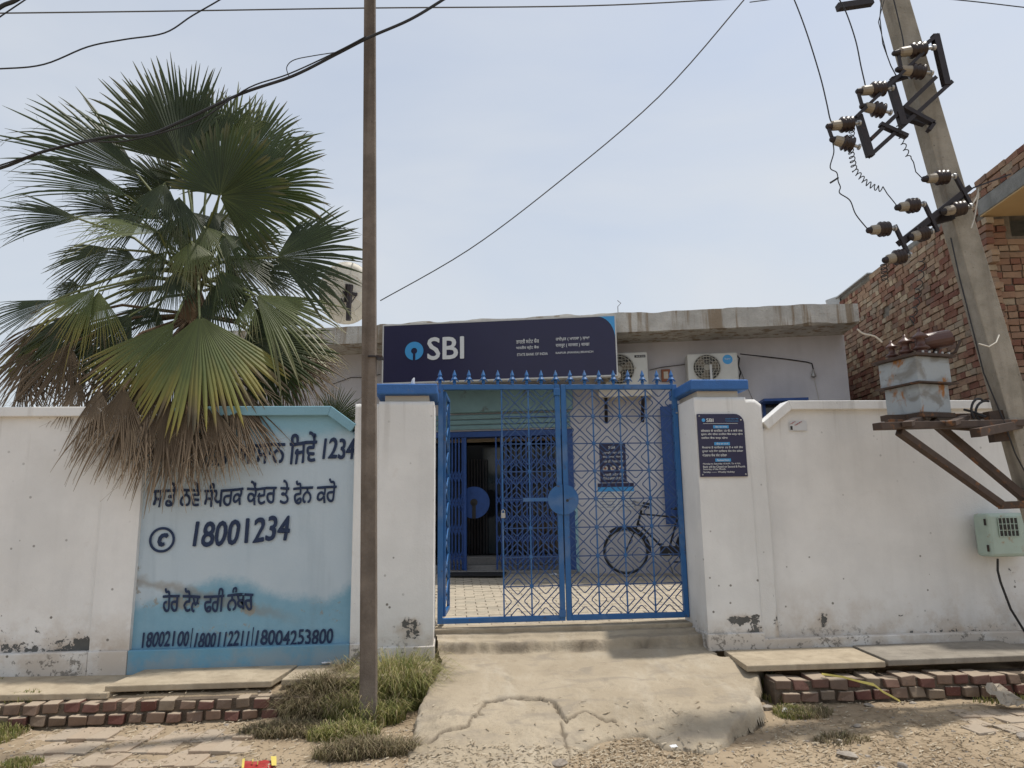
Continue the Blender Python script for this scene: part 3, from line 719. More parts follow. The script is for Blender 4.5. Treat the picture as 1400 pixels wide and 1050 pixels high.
for v, l, u1 in ((.29, 'सोमवार से शनिवार 10 से 4 बजे तक', .95), (.35, 'दूसरा और चौथा शनिवार बैंक बन्द रहेगा', .95), (.41, 'रविवार बैंक बन्द रहेगा', .62),
              (.56, 'ਸੋਮਵਾਰ ਤੋਂ ਸ਼ਨੀਵਾਰ 10 ਤੋਂ 4 ਵਜੇ ਤੱਕ', .93), (.62, 'ਦੂਸਰਾ ਅਤੇ ਚੌਥਾ ਸ਼ਨੀਵਾਰ ਬੈਂਕ ਬੰਦ ਰਹੇਗਾ', .93), (.68, 'ਐਤਵਾਰ ਬੈਂਕ ਬੰਦ ਰਹੇਗਾ', .58),
              (.815, 'Monday to Saturday 10 A.M. To 4 P.M.', .86), (.858, 'Bank will be Closed on Second & Fourth', .95), (.90, 'Saturday of the Month.', .54), (.945, 'Sunday ------- Weekly Holiday', .72)):
    nt_(l, .06, u1, v, .042 if v < .7 else .032, bold=.02)
for cx, cz in ((x0+.02, z1-.02), (x1-.03, z1-.06), (x0+.02, z0+.02), (x1-.02, z0+.02)):
    MB().lathe((cx, NY-.006, cz), (cx, NY, cz), [(0, .004), (.5, .008), (1, .008)], 8).build('screw', GALV, nb)

# ------------------------------------------------------------ the double gate
GY = 7.11
gate = empty('iron_gate', 'bright blue double iron gate with spearhead finials and diamond grille', 'gate', (0, 0, 0))
gx0, gxm, gx1 = -.165, 1.075, 2.295; gz0, gz1 = .255, 2.575
fw = .05
def gbox(name, x0, x1, z0, z1, d=.05, mat=GATE, par=None, Y=GY): return MB().box(x0, x1, Y-d/2, Y+d/2, z0, z1).build(name, mat, par, bevel=.004)
leaves = []
for (a, b) in ((gx0, gxm-.006), (gxm+.006, gx1)):
    lf = bpy.data.objects.new('gate_leaf', None); COL.objects.link(lf); lf.parent = gate; leaves.append(lf)
    gbox('stile', a, a+fw, gz0, gz1, par=lf); gbox('stile', b-fw, b, gz0, gz1, par=lf)
    gbox('top_rail', a+fw, b-fw, gz1-fw, gz1, par=lf); gbox('bottom_rail', a+fw, b-fw, gz0, gz0+fw, par=lf)
sf = [o for o in leaves[0].children if o.name.startswith('stile')]
cw = .2775; nr = 8; rh = (gz1-gz0-2*fw)/nr
tb = .0095
def bar(p, q, t=tb): return MB().beam(p, q, t, t*.8, (0, 1, 0))
vb = MB().box(-.007, .007, -.007, .007, gz0+fw, gz1-fw).build('vertical_bar', GATE, leaves[1])
protos = {}
def diamond_mesh(s_, half=None, w_=cw, h_=rh):
    P4 = [Vector((w_/2*s_, 0, 0)), Vector((0, 0, h_/2*s_)), Vector((-w_/2*s_, 0, 0)), Vector((0, 0, -h_/2*s_))]
    pts = []
    for i in range(4):
        pts += [P4[i]*.9+P4[(i-1) % 4]*.1, P4[i]*.9+P4[(i+1) % 4]*.1]
    mb = MB(); ok = {'l': lambda p: p.x <= 1e-6, 'r': lambda p: p.x >= -1e-6, 't': lambda p: p.z >= -1e-6, 'b': lambda p: p.z <= 1e-6, None: lambda p: True}[half]
    for i in range(8):
        a, b = pts[i], pts[(i+1) % 8]
        if ok(a) and ok(b): mb.beam(a, b, .0085, .010, (0, 1, 0))
        elif ok(a) or ok(b):
            c = (a+b)/2
            if ok(a): mb.beam(a, c, .0085, .010, (0, 1, 0))
            else: mb.beam(c, b, .0085, .010, (0, 1, 0))
    return mb
def put(key, mbf, name, lf, loc):
    if key in protos: return dup(protos[key], lf, loc)
    o = mbf().build(name, GATE if name == 'rosette' else GRILLEB, lf, loc=loc); protos[key] = o; return o
def fill(lf, xa, ncol, wcell, first_col_x):
    k = ('w%.3f' % wcell)
    for c in range(ncol+1):
        x = xa+c*wcell
        if 0 < c < ncol or (c == 0 and first_col_x): dup(vb, lf, (x, GY, 0))
    for r in range(1, nr):
        z = gz0+fw+r*rh
        put(k+'h%d' % ncol, lambda: MB().box(0, wcell*ncol, -.006, .006, -.0055, .0055), 'horizontal_bar', lf, (xa, GY, z))
    for c in range(ncol):
        for r in range(nr):
            cx, cz = xa+(c+.5)*wcell, gz0+fw+(r+.5)*rh
            put(k+'d1', lambda: bar((-wcell/2, -.005, -rh/2), (wcell/2, -.005, rh/2)), 'diagonal_bar', lf, (cx, GY, cz))
            put(k+'d2', lambda: bar((wcell/2, .006, -rh/2), (-wcell/2, .006, rh/2)), 'diagonal_bar', lf, (cx, GY, cz))
    for s_ in (.57,):
        for c in range(ncol+1):
            half = 'r' if c == 0 else ('l' if c == ncol else None)
            for r in range(nr):
                put(k+'v%s%s' % (s_, half), lambda: diamond_mesh(s_, half, wcell), 'grille_diamond', lf, (xa+c*wcell, GY-.002, gz0+fw+(r+.5)*rh))
        for r in range(nr+1):
            half = 't' if r == 0 else ('b' if r == nr else None)
            for c in range(ncol):
                if ncol*nr > 20 and s_ < .5 and False: continue
                put(k+'z%s%s' % (s_, half), lambda: diamond_mesh(s_, half, wcell), 'grille_diamond', lf, (xa+(c+.5)*wcell, GY+.002, gz0+fw+r*rh))
xL = gxm-.006-fw; wl = .272
fill(leaves[0], xL-2*wl, 2, wl, True)
fill(leaves[1], gxm+.006+fw, 4, (gx1-fw-gxm-.006-fw)/4, False)
vb.location = (gxm+.006+fw+.0, GY, 0)
for lf, xs_, n_ in ((leaves[0], xL-2*wl, 2), (leaves[1], gxm+.006+fw, 4)):   # small plates where bars cross
    w_ = wl if n_ == 2 else (gx1-fw-gxm-.006-fw)/4
    for c in range(1, n_):
        for r in range(1, nr):
            put('node', lambda: MB().lathe((0, -.012, 0), (0, .012, 0), [(0, .014), (.3, .021), (.7, .021), (1, .014)], 8), 'rosette', lf, (xs_+c*w_, GY, gz0+fw+r*rh))
# folded-open wicket in the left leaf, seen edge on
wk = bpy.data.objects.new('wicket_door', None); COL.objects.link(wk); wk.parent = gate
wx = gx0+fw+.012; wlen = .56
wk.location = (wx, GY+.04, 0); wk.rotation_euler = (0, 0, math.radians(86))
for nm, bx in (('stile', (0, .035, gz0+.06, gz1-.06)), ('stile', (wlen-.035, wlen, gz0+.06, gz1-.06)), ('rail', (.035, wlen-.035, gz1-.095, gz1-.06)), ('rail', (.035, wlen-.035, gz0+.06, gz0+.095))):
    MB().box(bx[0], bx[1], -.015, .015, bx[2], bx[3]).build(nm, GATE, wk)
for r in range(nr):
    zc = gz0+.1+(r+.5)*(gz1-gz0-.2)/nr; h_ = (gz1-gz0-.2)/nr
    for sg in (1, -1):
        for off in (0, .07):
            mbk = MB(); mbk.beam((.035, 0, zc-sg*h_/2), (wlen-.035-off, 0, zc+sg*(h_/2-off*.4)), .009, .012, (0, 1, 0)); mbk.build('diagonal_bar', GATE, wk)
# emblem discs at the meeting stiles
cd_ = at(767, 683, GY-.03)
for i, lf in enumerate(leaves):
    r_ = .148; sg = -1 if i == 0 else 1; n = 18; base = gxm-.006 if i == 0 else gxm+.006
    pts = [(base+sg*r_*math.cos(a), cd_.z+r_*math.sin(a)) for a in np.linspace(-PI/2, PI/2, n)]
    if sg < 0: pts = pts[::-1]
    MB().prism(pts, GY-.045, GY-.028).build('emblem_plate', GATE, lf)
MB().lathe((gxm+.04, GY-.05, cd_.z-.01), (gxm+.04, GY-.044, cd_.z-.01), [(0, .014), (1, .014)], 10).build('keyhole', ACD, leaves[1])
for z in (gz1-.08, gz0+.07):
    MB().box(gxm-.07, gxm-.004, GY-.04, GY-.026, z-.035, z+.035).build('hinge_plate', GATE, leaves[0], bevel=.004)
for z in (gz1-.30,): MB().lathe((gx1-.02, GY-.05, z), (gx1-.02, GY-.02, z), [(0, .008), (1, .008)], 8).build('bolt', GALV, leaves[1])
MB().box(gxm-.40, gxm-.156, GY-.045, GY-.028, cd_.z-.015, cd_.z+.02).build('latch_bar', GATE, leaves[0])
padl = tag(MB().box(-.02, .02, -.012, .012, -.03, .02).ring([(-.014, 0, .02), (-.014, 0, .04), (0, 0, .05), (.014, 0, .04), (.014, 0, .02)], .005).build('padlock', GALV, None, loc=at(688, 704, GY-.05), bevel=.004), 'grey padlock hanging on the left leaf of the blue gate', 'padlock')
# spearhead finials
prof = [(-.005, .014), (.02, .014), (.03, .022), (.045, .012), (.05, .032), (.055, .034), (.085, .016), (.09, .020), (.10, .022), (.155, .0015)]
fin = None
for k in range(17):
    px = 601.5+k*(918-601.5)/16
    p = at(px, 528, GY); lf = leaves[0] if p.x < gxm else leaves[1]
    if fin is None:
        mbf = MB(); mbf.lathe((0, 0, 0), (0, 0, 1), prof, 10)
        for sg in (-1, 1): mbf.beam((0, 0, .07), (sg*.045, 0, .035), .008, .016, (0, 1, 0))
        fin = mbf.build('finial', GATE, lf, smooth=False); o = fin
    else: o = dup(fin, lf)
    o.location = (p.x, GY, gz1)

# ------------------------------------------------------------ bank building behind
bank = empty('bank_building', 'single storey lilac bank building with concrete roof slab behind the blue gate', 'building', CO, -math.radians(CA))
def FB(px, py, off=0.0): return inframe(px, py, CO, CA, off)
def fbox(name, l, t, r, b, mat, off=-.02, thick=.04, parent=bank, bevel=0):
    A = FB(l, t, off); B = FB(r, b, off)
    return MB().box(A.x, B.x, off, off+thick, min(A.z, B.z), max(A.z, B.z)).build(name, mat, parent, bevel=bevel)
uL, uR = FB(628, 700).x-.25, FB(787, 700).x
dl = FB(608, 700).x-.2; dr = FB(786, 700).x; dtop = FB(700, 588).z; SOF = 3.97; ZB = .37
ex = -6.5; er = 4.0
MB().box(ex, dl, 0, .2, -.1, SOF).box(dr, er, 0, .2, -.1, SOF).box(dl, dr, 0, .2, dtop, SOF).build('wall', LILAC, bank)
MB().box(er-.2, er, .2, 5, -.1, SOF).box(ex, ex+.2, .2, 5, -.1, SOF).build('side_wall', LILAC, bank)
# roof slab with a rough broken front edge
nf = 160; mbx = MB(); us = np.linspace(ex-.3, er-.02, nf+1)
for i, u in enumerate(us):
    tz = 4.28+(fbm(np.array([u]), np.array([0.]), 61, 3, 3)[0]-.5)*.05-(.02 if u < -3.3 else 0)
    bz = SOF+.005+(max(0, fbm(np.array([u]), np.array([3.]), 62, 2.4, 4)[0]-.45))*.16*(u > 1.2)
    yf = -.75+(fbm(np.array([u]), np.array([7.]), 63, 6, 3)[0]-.5)*.03
    mbx.v += [(u, yf, bz), (u, yf-.004, (bz+tz)/2), (u, yf, tz), (u, 6, tz), (u, 6, SOF), (u, yf+.06, SOF)]
for i in range(nf):
    for k in range(6):
        k2 = (k+1) % 6; mbx.f.append((i*6+k, (i+1)*6+k, (i+1)*6+k2, i*6+k2))
mbx.f.append((0, 1, 2, 3, 4, 5)); mbx.f.append(tuple(nf*6+k for k in (5, 4, 3, 2, 1, 0)))
mbx.build('roof_slab', FASCIA, bank)
p0 = FB(845, 428, -.7); MB().ring([(p0.x, -.7, 4.25), (p0.x, -.7, 4.4), (p0.x+.05, -.7, 4.45), (p0.x+.0, -.69, 4.5)], .005).build('bent_rebar', RUSTIRON, bank)
# door: shutter housing and slats, jamb, recess
A = FB(606, 533, -.16); B = FB(784, 588, -.16)
MB().box(A.x, B.x, -.14, 0, FB(700, 562, -.14).z, FB(700, 530, -.14).z).build('shutter_housing', SHUTTER, bank, bevel=.02)
for k in range(5):
    zz = dtop+.02+k*.085
    if zz+.08 < FB(700, 562, -.14).z: MB().box(dl+.05, dr-.03, -.045, -.012, zz, zz+.078).build('shutter_slat', SHUTTER, bank, bevel=.02)
MB().box(dl, dr, -.03, .25, dtop-.10, dtop-.012).build('shutter_lintel', DKBLUE, bank)
MB().box(dr+.002, dr+.045, -.03, 0, ZB, ZB+1.0).build('jamb_lower', TEAL, bank)
MB().box(dr-.16, dr, -.025, .18, ZB, dtop-.1).build('door_jamb', DKBLUE, bank, bevel=.004)
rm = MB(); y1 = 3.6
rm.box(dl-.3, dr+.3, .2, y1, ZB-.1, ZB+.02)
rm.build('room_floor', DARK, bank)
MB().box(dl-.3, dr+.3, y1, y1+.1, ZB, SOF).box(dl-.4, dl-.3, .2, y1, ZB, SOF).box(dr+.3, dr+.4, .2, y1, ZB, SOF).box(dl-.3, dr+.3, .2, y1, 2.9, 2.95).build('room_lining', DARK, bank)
A = FB(637, 592, .3); B = FB(765, 600, .3)
MB().box(A.x-.6, B.x, .3, .34, B.z-.02, A.z+.02).build('inner_lintel', MIDTAN, bank)
MB().box(A.x-.6, B.x, 1.0, 1.06, FB(700, 620, 1.0).z, FB(700, 614, 1.0).z+.03).build('inner_beam', MIDTAN, bank)
tl = FB(630, 603, .6); tr_ = FB(657, 602, .6)
MB().box(tl.x, tr_.x, .58, .62, tl.z-.015, tl.z+.02).build('tube_lamp', LAMP, bank)
MB().box(dl, dr, -.16, .0, ZB-.1, ZB+.03).build('door_sill', STONESILL, bank, bevel=.01)
MB().box(dl, dr, .0, .3, ZB-.1, ZB+.10).build('door_step', STONESILL, bank, bevel=.01)
MB().box(dl, dr, .3, .7, ZB-.1, ZB+.22).build('door_step', STONESILL, bank, bevel=.01)
A = FB(612, 782, .8); B = FB(680, 640, .8)
for k in range(7):
    u = FB(641+k*4, 700, .75).x; MB().box(u-.008, u+.008, .75, .765, ZB+.2, 2.2).build('inner_grille_bar', IRON, bank)
mat_ = tag(MB().box(0, .95, -.42, 0, 0, .018).build('door_mat', RUBBER, None, bevel=.006), 'black rubber door mat below the bank entrance', 'mat')
mp_ = Matrix.Translation(CO) @ Matrix.Rotation(-math.radians(CA), 4, 'Z') @ Vector((FB(610, 785, -.2).x, -.2, .33)); mat_.location = mp_+Vector((0, 0, .04)); mat_.rotation_euler = (.036, 0, -math.radians(CA))
# collapsible steel gates: verticals and crossed lattice
def collapsible(label, ua, ub, n, zb, zt, spread):
    for i in range(n+1):
        u = ua+(ub-ua)*i/n; MB().box(u-.012, u+.012, -.055, -.035, zb, zt).build('channel_bar', DKBLUE, colg)
    hh = spread
    z = zb+.1
    while z+hh < zt:
        for i in range(n):
            u = ua+(ub-ua)*i/n; v = ua+(ub-ua)*(i+1)/n
            for sg in (0, 1):
                a, b = (z, z+hh*.5) if sg else (z+hh*.5, z)
                lat.beam((u, -.062-.004*sg, a), (v, -.062-.004*sg, b), .014, .004, (0, 1, 0))
        z += hh
colg = bpy.data.objects.new('collapsible_gate', None); COL.objects.link(colg); colg.parent = bank
lat = MB(); ztg = dtop-.11
collapsible('', FB(609, 700, -.05).x, FB(637, 700, -.05).x, 6, ZB+.04, ztg, .42)
collapsible('', FB(679, 700, -.05).x, FB(763, 700, -.05).x, 12, ZB+.04, ztg, .30)
tag(lat.build('lattice_strips', DKBLUE, colg), kind='stuff')
MB().box(FB(634, 700, -.05).x, FB(638, 700, -.05).x, -.075, -.03, ZB+.03, ztg).build('end_post', DKBLUE, colg)
# emblem disc inside the doorway: ring with keyhole notch
c_ = FB(648, 687, .05); r_ = .255
MB().lathe((c_.x, .05, c_.z), (c_.x, .065, c_.z), [(0, r_), (1, r_)], 30).build('door_emblem', DKBLUE, bank)
MB().lathe((c_.x, .044, c_.z), (c_.x, .049, c_.z), [(0, .06), (1, .06)], 18).box(c_.x-.03, c_.x+.03, .044, .049, c_.z-r_, c_.z).build('keyhole_mark', ACD, bank)
MB().box(FB(688, 700, .5).x, FB(690, 700, .5).x, .5, .52, ZB+.2, 2.4).build('glass_door_frame', IRON, bank)
MB().box(FB(606, 700, .85).x-.3, FB(790, 700, .85).x+.2, .85, .86, ZB+.22, 2.45).build('glass_door', TINGLASS, bank)
# windows right: blue steel frame with shutters
def window(l, t, r, b):
    A = FB(l, t, -.04); B = FB(r, b, -.04); wf = bpy.data.objects.new('window', None); COL.objects.link(wf); wf.parent = bank
    MB().box(A.x, B.x, -.02, -.002, B.z, A.z).build('pane', TINGLASS, wf)
    for (a0, a1, c0, c1) in ((A.x-.04, A.x, B.z, A.z), (B.x, B.x+.04, B.z, A.z), (A.x-.04, B.x+.04, A.z, A.z+.04), (A.x-.04, B.x+.04, B.z-.04, B.z)):
        MB().box(a0, a1, -.06, 0, c0, c1).build('frame', DKBLUE, wf)
    return wf, A, B
wf, A, B = window(918, 556, 962, 716)
for i in range(4):
    z0_ = B.z+(A.z-B.z)*i/4; z1_ = B.z+(A.z-B.z)*(i+1)/4
    MB().box(A.x, B.x, -.05, -.03, z1_-.05, z1_).build('rail', DKBLUE, wf)
    MB().box(A.x, A.x+.12, -.05, -.022, z0_, z1_-.05).build('shutter_panel', DKBLUE, wf)
MB().box(FB(904, 556, -.3).x, FB(918, 556, -.3).x, -.10, -.085, B.z, A.z).build('open_shutter', DKBLUE, wf, bevel=.004)
wf2, A, B = window(1046, 553, 1100, 700)
MB().box(A.x-.1, B.x+.1, -.40, -.0, A.z+.0, A.z+.04).build('window_hood', DKBLUE, wf2)
# concrete bracket shelf below the units
A = FB(818, 531, -.45); B = FB(892, 541, -.45)
MB().box(A.x, B.x, -.45, 0, B.z, A.z-.005).build('shelf', CAPW, bank, bevel=.01)
for px in (828, 878):
    p = FB(px, 545, -.2); MB().beam((p.x, -.40, B.z), (p.x, -.0, B.z-.32), .05, .09).build('shelf_bracket', IRON, bank)
# air conditioning outdoor units
def ac_unit(label, l, t, r, b, off, badge, fan_frac):
    A = FB(l, t, off); B = FB(r, b, off); e = empty('air_conditioner', label, 'air conditioner', CO, -math.radians(CA), 'outdoor air conditioning units on the bank wall')
    x0, x1, z0, z1 = A.x, B.x, B.z, A.z; y0, y1 = off, off+.28
    MB().box(x0, x1, y0, y1, z0, z1).build('casing', ACW, e, bevel=.02)
    cx = x0+(x1-x0)*fan_frac; cz = (z0+z1)/2-.0; r = min((z1-z0)*.44, .24)
    MB().lathe((cx, y0-.006, cz), (cx, y0-.001, cz), [(0, r), (1, r)], 32).build('fan_opening', ACD, e)
    MB().lathe((cx, y0-.02, cz), (cx, y0-.007, cz), [(0, .045), (1, .05)], 14).build('fan_hub', GRILLEW, e)
    for k in range(3):
        a = k*2*PI/3+.4; q = Vector((math.cos(a), 0, math.sin(a))); s_ = Vector((-q.z, 0, q.x)); o_ = Vector((cx, y0-.009, cz)); m = MB()
        m.v = [tuple(o_+q*.04-s_*.03), tuple(o_+q*r*.9-s_*.10), tuple(o_+q*r*.9+s_*.05), tuple(o_+q*.04+s_*.03)]; m.v += [(v[0], v[1]+.004, v[2]) for v in m.v]
        m.f = [(0, 1, 2, 3), (7, 6, 5, 4), (0, 4, 5, 1), (1, 5, 6, 2), (2, 6, 7, 3), (3, 7, 4, 0)]
        m.build('fan_blade', simple_blade, e)
    g = MB()
    for q in (.35, .6, .85, 1.03):
        pts = [(cx+r*q*math.cos(a), y0-.026, cz+r*q*math.sin(a)) for a in np.linspace(0, 2*PI, 33)]; g.ring(pts, .004, 4, False)
    for k in range(-4, 5):
        h_ = math.sqrt(max(0, 1-(k/4.6)**2))*r*1.03
        g.ring([(cx+k*r/4.6, y0-.027, cz-h_), (cx+k*r/4.6, y0-.027, cz+h_)], .0035, 4); g.ring([(cx-h_, y0-.023, cz+k*r/4.6), (cx+h_, y0-.023, cz+k*r/4.6)], .0035, 4)
    g.build('fan_guard', GRILLEW, e)
    MB().box(x0+.05, x0+.09, y0+.02, y1-.02, z0-.03, z0).box(x1-.09, x1-.05, y0+.02, y1-.02, z0-.03, z0).build('foot', IRON, e)
    return e, x0, x1, y0, z0, z1
simple_blade = simple('tan_fan_blade', (.20, .16, .11), .5)
e, x0, x1, y0, z0, z1 = ac_unit('white outdoor air conditioner half hidden behind the blue bank sign', 826, 483, 887, 526, -.42, None, .33)
MB().box(x1-.20, x1-.03, y0-.003, y0, z1-.09, z1-.05).build('name_badge', ACD, e); text('BLUE STAR', (x1-.17, z1-.08), (x1-.04, z1-.08), .02, WTXT, e, Y=y0-.004)
e2, x0, x1, y0, z0, z1 = ac_unit('white outdoor air conditioner with round blue sticker above the right gate pillar', 939, 484, 1011, 521, -.38, None, .38)
MB().lathe((x1-.155, y0-.003, z1-.11), (x1-.155, y0, z1-.11), [(0, .075), (1, .075)], 24).build('round_sticker', SKYBLUE, e2)
text('Super', (x1-.20, z1-.12), (x1-.11, z1-.12), .035, WTXT, e2, Y=y0-.005)
MB().box(x0+.325, x0+.36, y0-.05, y0-.04, z0, z1-.19).build('white_strip', STEELW, e2)
MB().ring([(x1, y0+.1, z1-.02), (x1+.04, y0+.08, z1-.08), (x1+.02, y0+.1, z1-.2), (x1+.05, y0+.1, z1-.3), (x1, y0+.1, z0+.03)], .012).build('refrigerant_pipe', RUBBER, e2)
bk = MB().box(x0-.05, x1+.05, y0-.02, 0, z0-.08, z0-.032).build('unit_shelf', CAPW, bank)
# switch box, wires and holder on the wall
A = FB(904, 505, -.05); B = FB(917, 521, -.05)
sb = tag(MB().box(0, B.x-A.x, -.05, 0, 0, A.z-B.z).build('switch_box', BROWNBOX, None, bevel=.006), 'small brown electrical box on the lilac wall between the air conditioners', 'switch box')
MF = Matrix.Translation(CO) @ Matrix.Rotation(-math.radians(CA), 4, 'Z')
sb.location = MF @ Vector((A.x, -.002, B.z)); sb.rotation_euler = (0, 0, -math.radians(CA))
MB().box(.035, B.x-A.x-.035, -.056, -.048, .04, A.z-B.z-.04).build('socket_face', CAPW, sb)
def fwire(label, pts, r, mat, name='cable', off=-.02):
    return tag(MB().ring([MF @ FB(*p[:2], p[2] if len(p) > 2 else off) for p in pts], r, 5).build(name, mat), label, 'cable')
fwire('thin black cable sagging from the right air conditioner across the lilac wall', [(1012, 484, -.3), (1040, 487), (1075, 491), (1103, 495), (1110, 497), (1112, 505)], .009, WIRE)
lh = tag(MB().lathe((0, 0, .06), (0, 0, -.06), [(0, .012), (.2, .02), (.45, .022), (.5, .035), (.85, .04), (1, .02)], 12).build('lamp_holder', GALV, None, loc=MF @ FB(1112, 511, -.05)), 'small bulb holder hanging from the cable on the lilac wall', 'lamp')
fwire('thin pale cable running down the lilac wall below the bulb holder', [(1113, 518), (1116, 530), (1120, 548)], .004, WIREW)
fwire('thin grey cable between the two air conditioners above the gate', [(888, 506), (905, 502), (938, 498)], .006, WIREG)
fwire('thin grey cable slanting down right of the second air conditioner', [(1012, 505), (1020, 525), (1030, 548)], .004, WIREG)
fwire('thin dark cables strung on the lilac wall beside the palm', [(455, 525), (480, 516), (498, 516), (520, 512)], .006, WIRE)
# posters on the wall
def poster(name, label, l, t, r, b, mat):
    A = FB(l, t, -.012); B = FB(r, b, -.012); e = empty(name, label, 'poster', CO, -math.radians(CA))
    MB().box(A.x, B.x, -.014, -.002, B.z, A.z).build('sheet', mat, e); return e, A.x, B.x, B.z, A.z
e, x0, x1, z0, z1 = poster('poster', 'dark navy poster with three round pictures on the wall behind the gate', 819, 607, 857, 659, SIGNNAVY)
for v, l in ((.13, 'SBI'), (.27, 'ਤੁਹਾਡੀ ਸੇਵਾ ਵਿਚ'), (.38, 'ਬੈਂਕ ਖਾਤਾ ਖੋਲ੍ਹੋ'), (.49, 'ਅੱਜ ਹੀ ਸੰਪਰਕ ਕਰੋ'), (.83, 'ਭਾਰਤੀ ਸਟੇਟ ਬੈਂਕ'), (.93, 'STATE BANK OF INDIA')):
    text(l, (x0+(x1-x0)*(.12 if v > .2 else .35), z1-(z1-z0)*v), (x1-(x1-x0)*(.1 if v > .2 else .4), z1-(z1-z0)*v), .04, WTXT, e, Y=-.016, bold=.015)
for k in range(3):
    cx = x0+(x1-x0)*(.2+.3*k); cz = z1-(z1-z0)*.64
    MB().lathe((cx, -.0165, cz), (cx, -.014, cz), [(0, .042), (1, .042)], 16).build('round_picture', CAPW, e)
    MB().lathe((cx, -.018, cz), (cx, -.016, cz), [(0, .02), (1, .02)], 10).build('picture_figure', BROWNBOX, e)
e, x0, x1, z0, z1 = poster('poster', 'white paper notice with blue heading below the navy poster', 817, 661, 868, 697, PAPER)
MB().box(x0, x1, -.018, -.014, z1-.06, z1).build('heading_band', SIGNNAVY, e); MB().box(x0, x1, -.018, -.014, z1-.13, z1-.06).build('blue_band', SKYBLUE, e)
for k in range(6):
    z = z1-.17-k*.042
    for c in (0, 1): text(['ਖਾਤਾ ਨੰਬਰ ਅਤੇ ਨਾਮ', 'Cash deposit and withdrawal', 'Passbook printing', 'Account opening', 'Loans and advances', 'Lunch 1.30 to 2.00'][(k+c*2) % 6], (x0+.03+c*(x1-x0)/2, z), (x0+(x1-x0)*(.45+.5*c), z), .02, NAVYTXT, e, Y=-.016)

# bank sign board on the roof edge
sign = empty('sign_board', 'long navy bank sign board with round logo across the roof edge', 'sign', CO, -math.radians(CA))
so_ = -.90
TL = FB(525, 446, so_); TR = FB(840, 432, so_); BL = FB(525, 523, so_); BR = FB(839, 513, so_)
sx0, sx1, sz0, sz1 = TL.x, TR.x, (BL.z+BR.z)/2, (TL.z+TR.z)/2
MB().box(sx0, sx1, so_, so_+.13, sz0, sz1).build('board', SIGNNAVY, sign)
MB().box(sx0-.02, sx1+.02, so_-.004, so_+.135, sz1, sz1+.022).box(sx0-.02, sx1+.02, so_-.004, so_+.135, sz0-.022, sz0).box(sx1, sx1+.02, so_-.004, so_+.135, sz0, sz1).box(sx0-.02, sx0, so_-.004, so_+.135, sz0, sz1).build('frame', STEELW, sign)
sw, sh = sx1-sx0, sz1-sz0
# blue corner with a curved edge
arc = [(sx1-.26+.26*math.sin(a)-.0, sz1-.36+.36*math.cos(a)) for a in np.linspace(0, PI/2, 10)]
MB().prism([(sx1, sz1)]+arc[::1][0:1]+arc[1:-1]+[(sx1, sz1-.36)], so_-.003, so_).build('blue_corner', SKYBLUE, sign)
# round logo with keyhole
lc = FB(566.5, 480, so_); R0 = 13.6/970*10.4*1.0
n = 48; m = MB(); a0 = -PI/2+.13; a1 = 1.5*PI-.13
for k in range(n+1):
    a = a0+(a1-a0)*k/n; ai = -PI/2+.42+(2*PI-.84)*k/n
    m.v += [(lc.x+R0*math.cos(a), so_-.012, lc.z+R0*math.sin(a)), (lc.x+R0*.33*math.cos(ai), so_-.012, lc.z+R0*.33*math.sin(ai))]
for k in range(n): m.f.append((2*k, 2*k+2, 2*k+3, 2*k+1))
m.build('round_logo', SKYBLUE, sign)
sl_ = FB(585, 492, so_); sr_ = FB(634, 490.5, so_)
text('SBI', (sl_.x, sl_.z), (sr_.x, sl_.z), .345, WTXT, sign, Y=so_-.01, bold=.03)
def sgt(body, l, r, b, hpx):
    a = FB(l, b, so_); c = FB(r, b-(r-l)*.043, so_); text(body, (a.x, a.z), (c.x, a.z), hpx/FPX*10.4, WTXT, sign, Y=so_-.008, bold=.012)
sgt('ਭਾਰਤੀ ਸਟੇਟ ਬੈਂਕ', 706, 737, 470, 6.5); sgt('भारतीय स्टेट बैंक', 706, 737, 479, 6); sgt('STATE BANK OF INDIA', 707, 749, 487, 3.8)
sgt('ਰਾਏਪੁਰ ( ਮਾਨਸਾ ) ਸ਼ਾਖਾ', 760, 806, 467, 6.5); sgt('रायपुर ( मानसा ) शाखा', 760, 806, 476, 6); sgt('RAIPUR (MANSA) BRANCH', 760, 811, 485, 3.8)
MB().box(sx0+.4, sx0+.46, so_+.135, -.72, sz0+.1, sz0+.16).box(sx1-.5, sx1-.44, so_+.135, -.72, sz1-.2, sz1-.14).build('mounting_arm', IRON, sign)
MB().lathe(FB(844, 513, so_+.05), FB(844, 513, so_+.05)+Vector((0, .1, 0)), [(0, .05), (1, .06)], 14).build('spot_lamp', CAPW, sign)

# satellite dish on the roof, seen from behind
dc = MF @ FB(474, 401, .4)
dish = empty('satellite_dish', 'cream ribbed satellite dish seen from behind on the bank roof', 'satellite dish', dc)
ax = Vector((.35, -.9, -.30)).normalized()       # back of the dish towards the street
e1 = ax.orthogonal().normalized()
zz_ = Vector((0, 0, 1)); e2 = (zz_-ax*zz_.dot(ax)).normalized(); e1 = e2.cross(ax)
Rd = .55
m = MB(); nr_, nseg = 7, 36
for i in range(nr_+1):
    r = Rd*i/nr_
    for k in range(nseg):
        a = 2*PI*k/nseg; m.v.append(tuple(e1*r*math.cos(a)*.88+e2*r*math.sin(a)+ax*(.11*(1-(r/Rd)**2))))
for i in range(nr_):
    for k in range(nseg):
        j = (k+1) % nseg; m.f.append((i*nseg+k, i*nseg+j, (i+1)*nseg+j, (i+1)*nseg+k))
m.build('reflector', DISH, dish, smooth=True).modifiers.new('solid', 'SOLIDIFY').thickness = .012
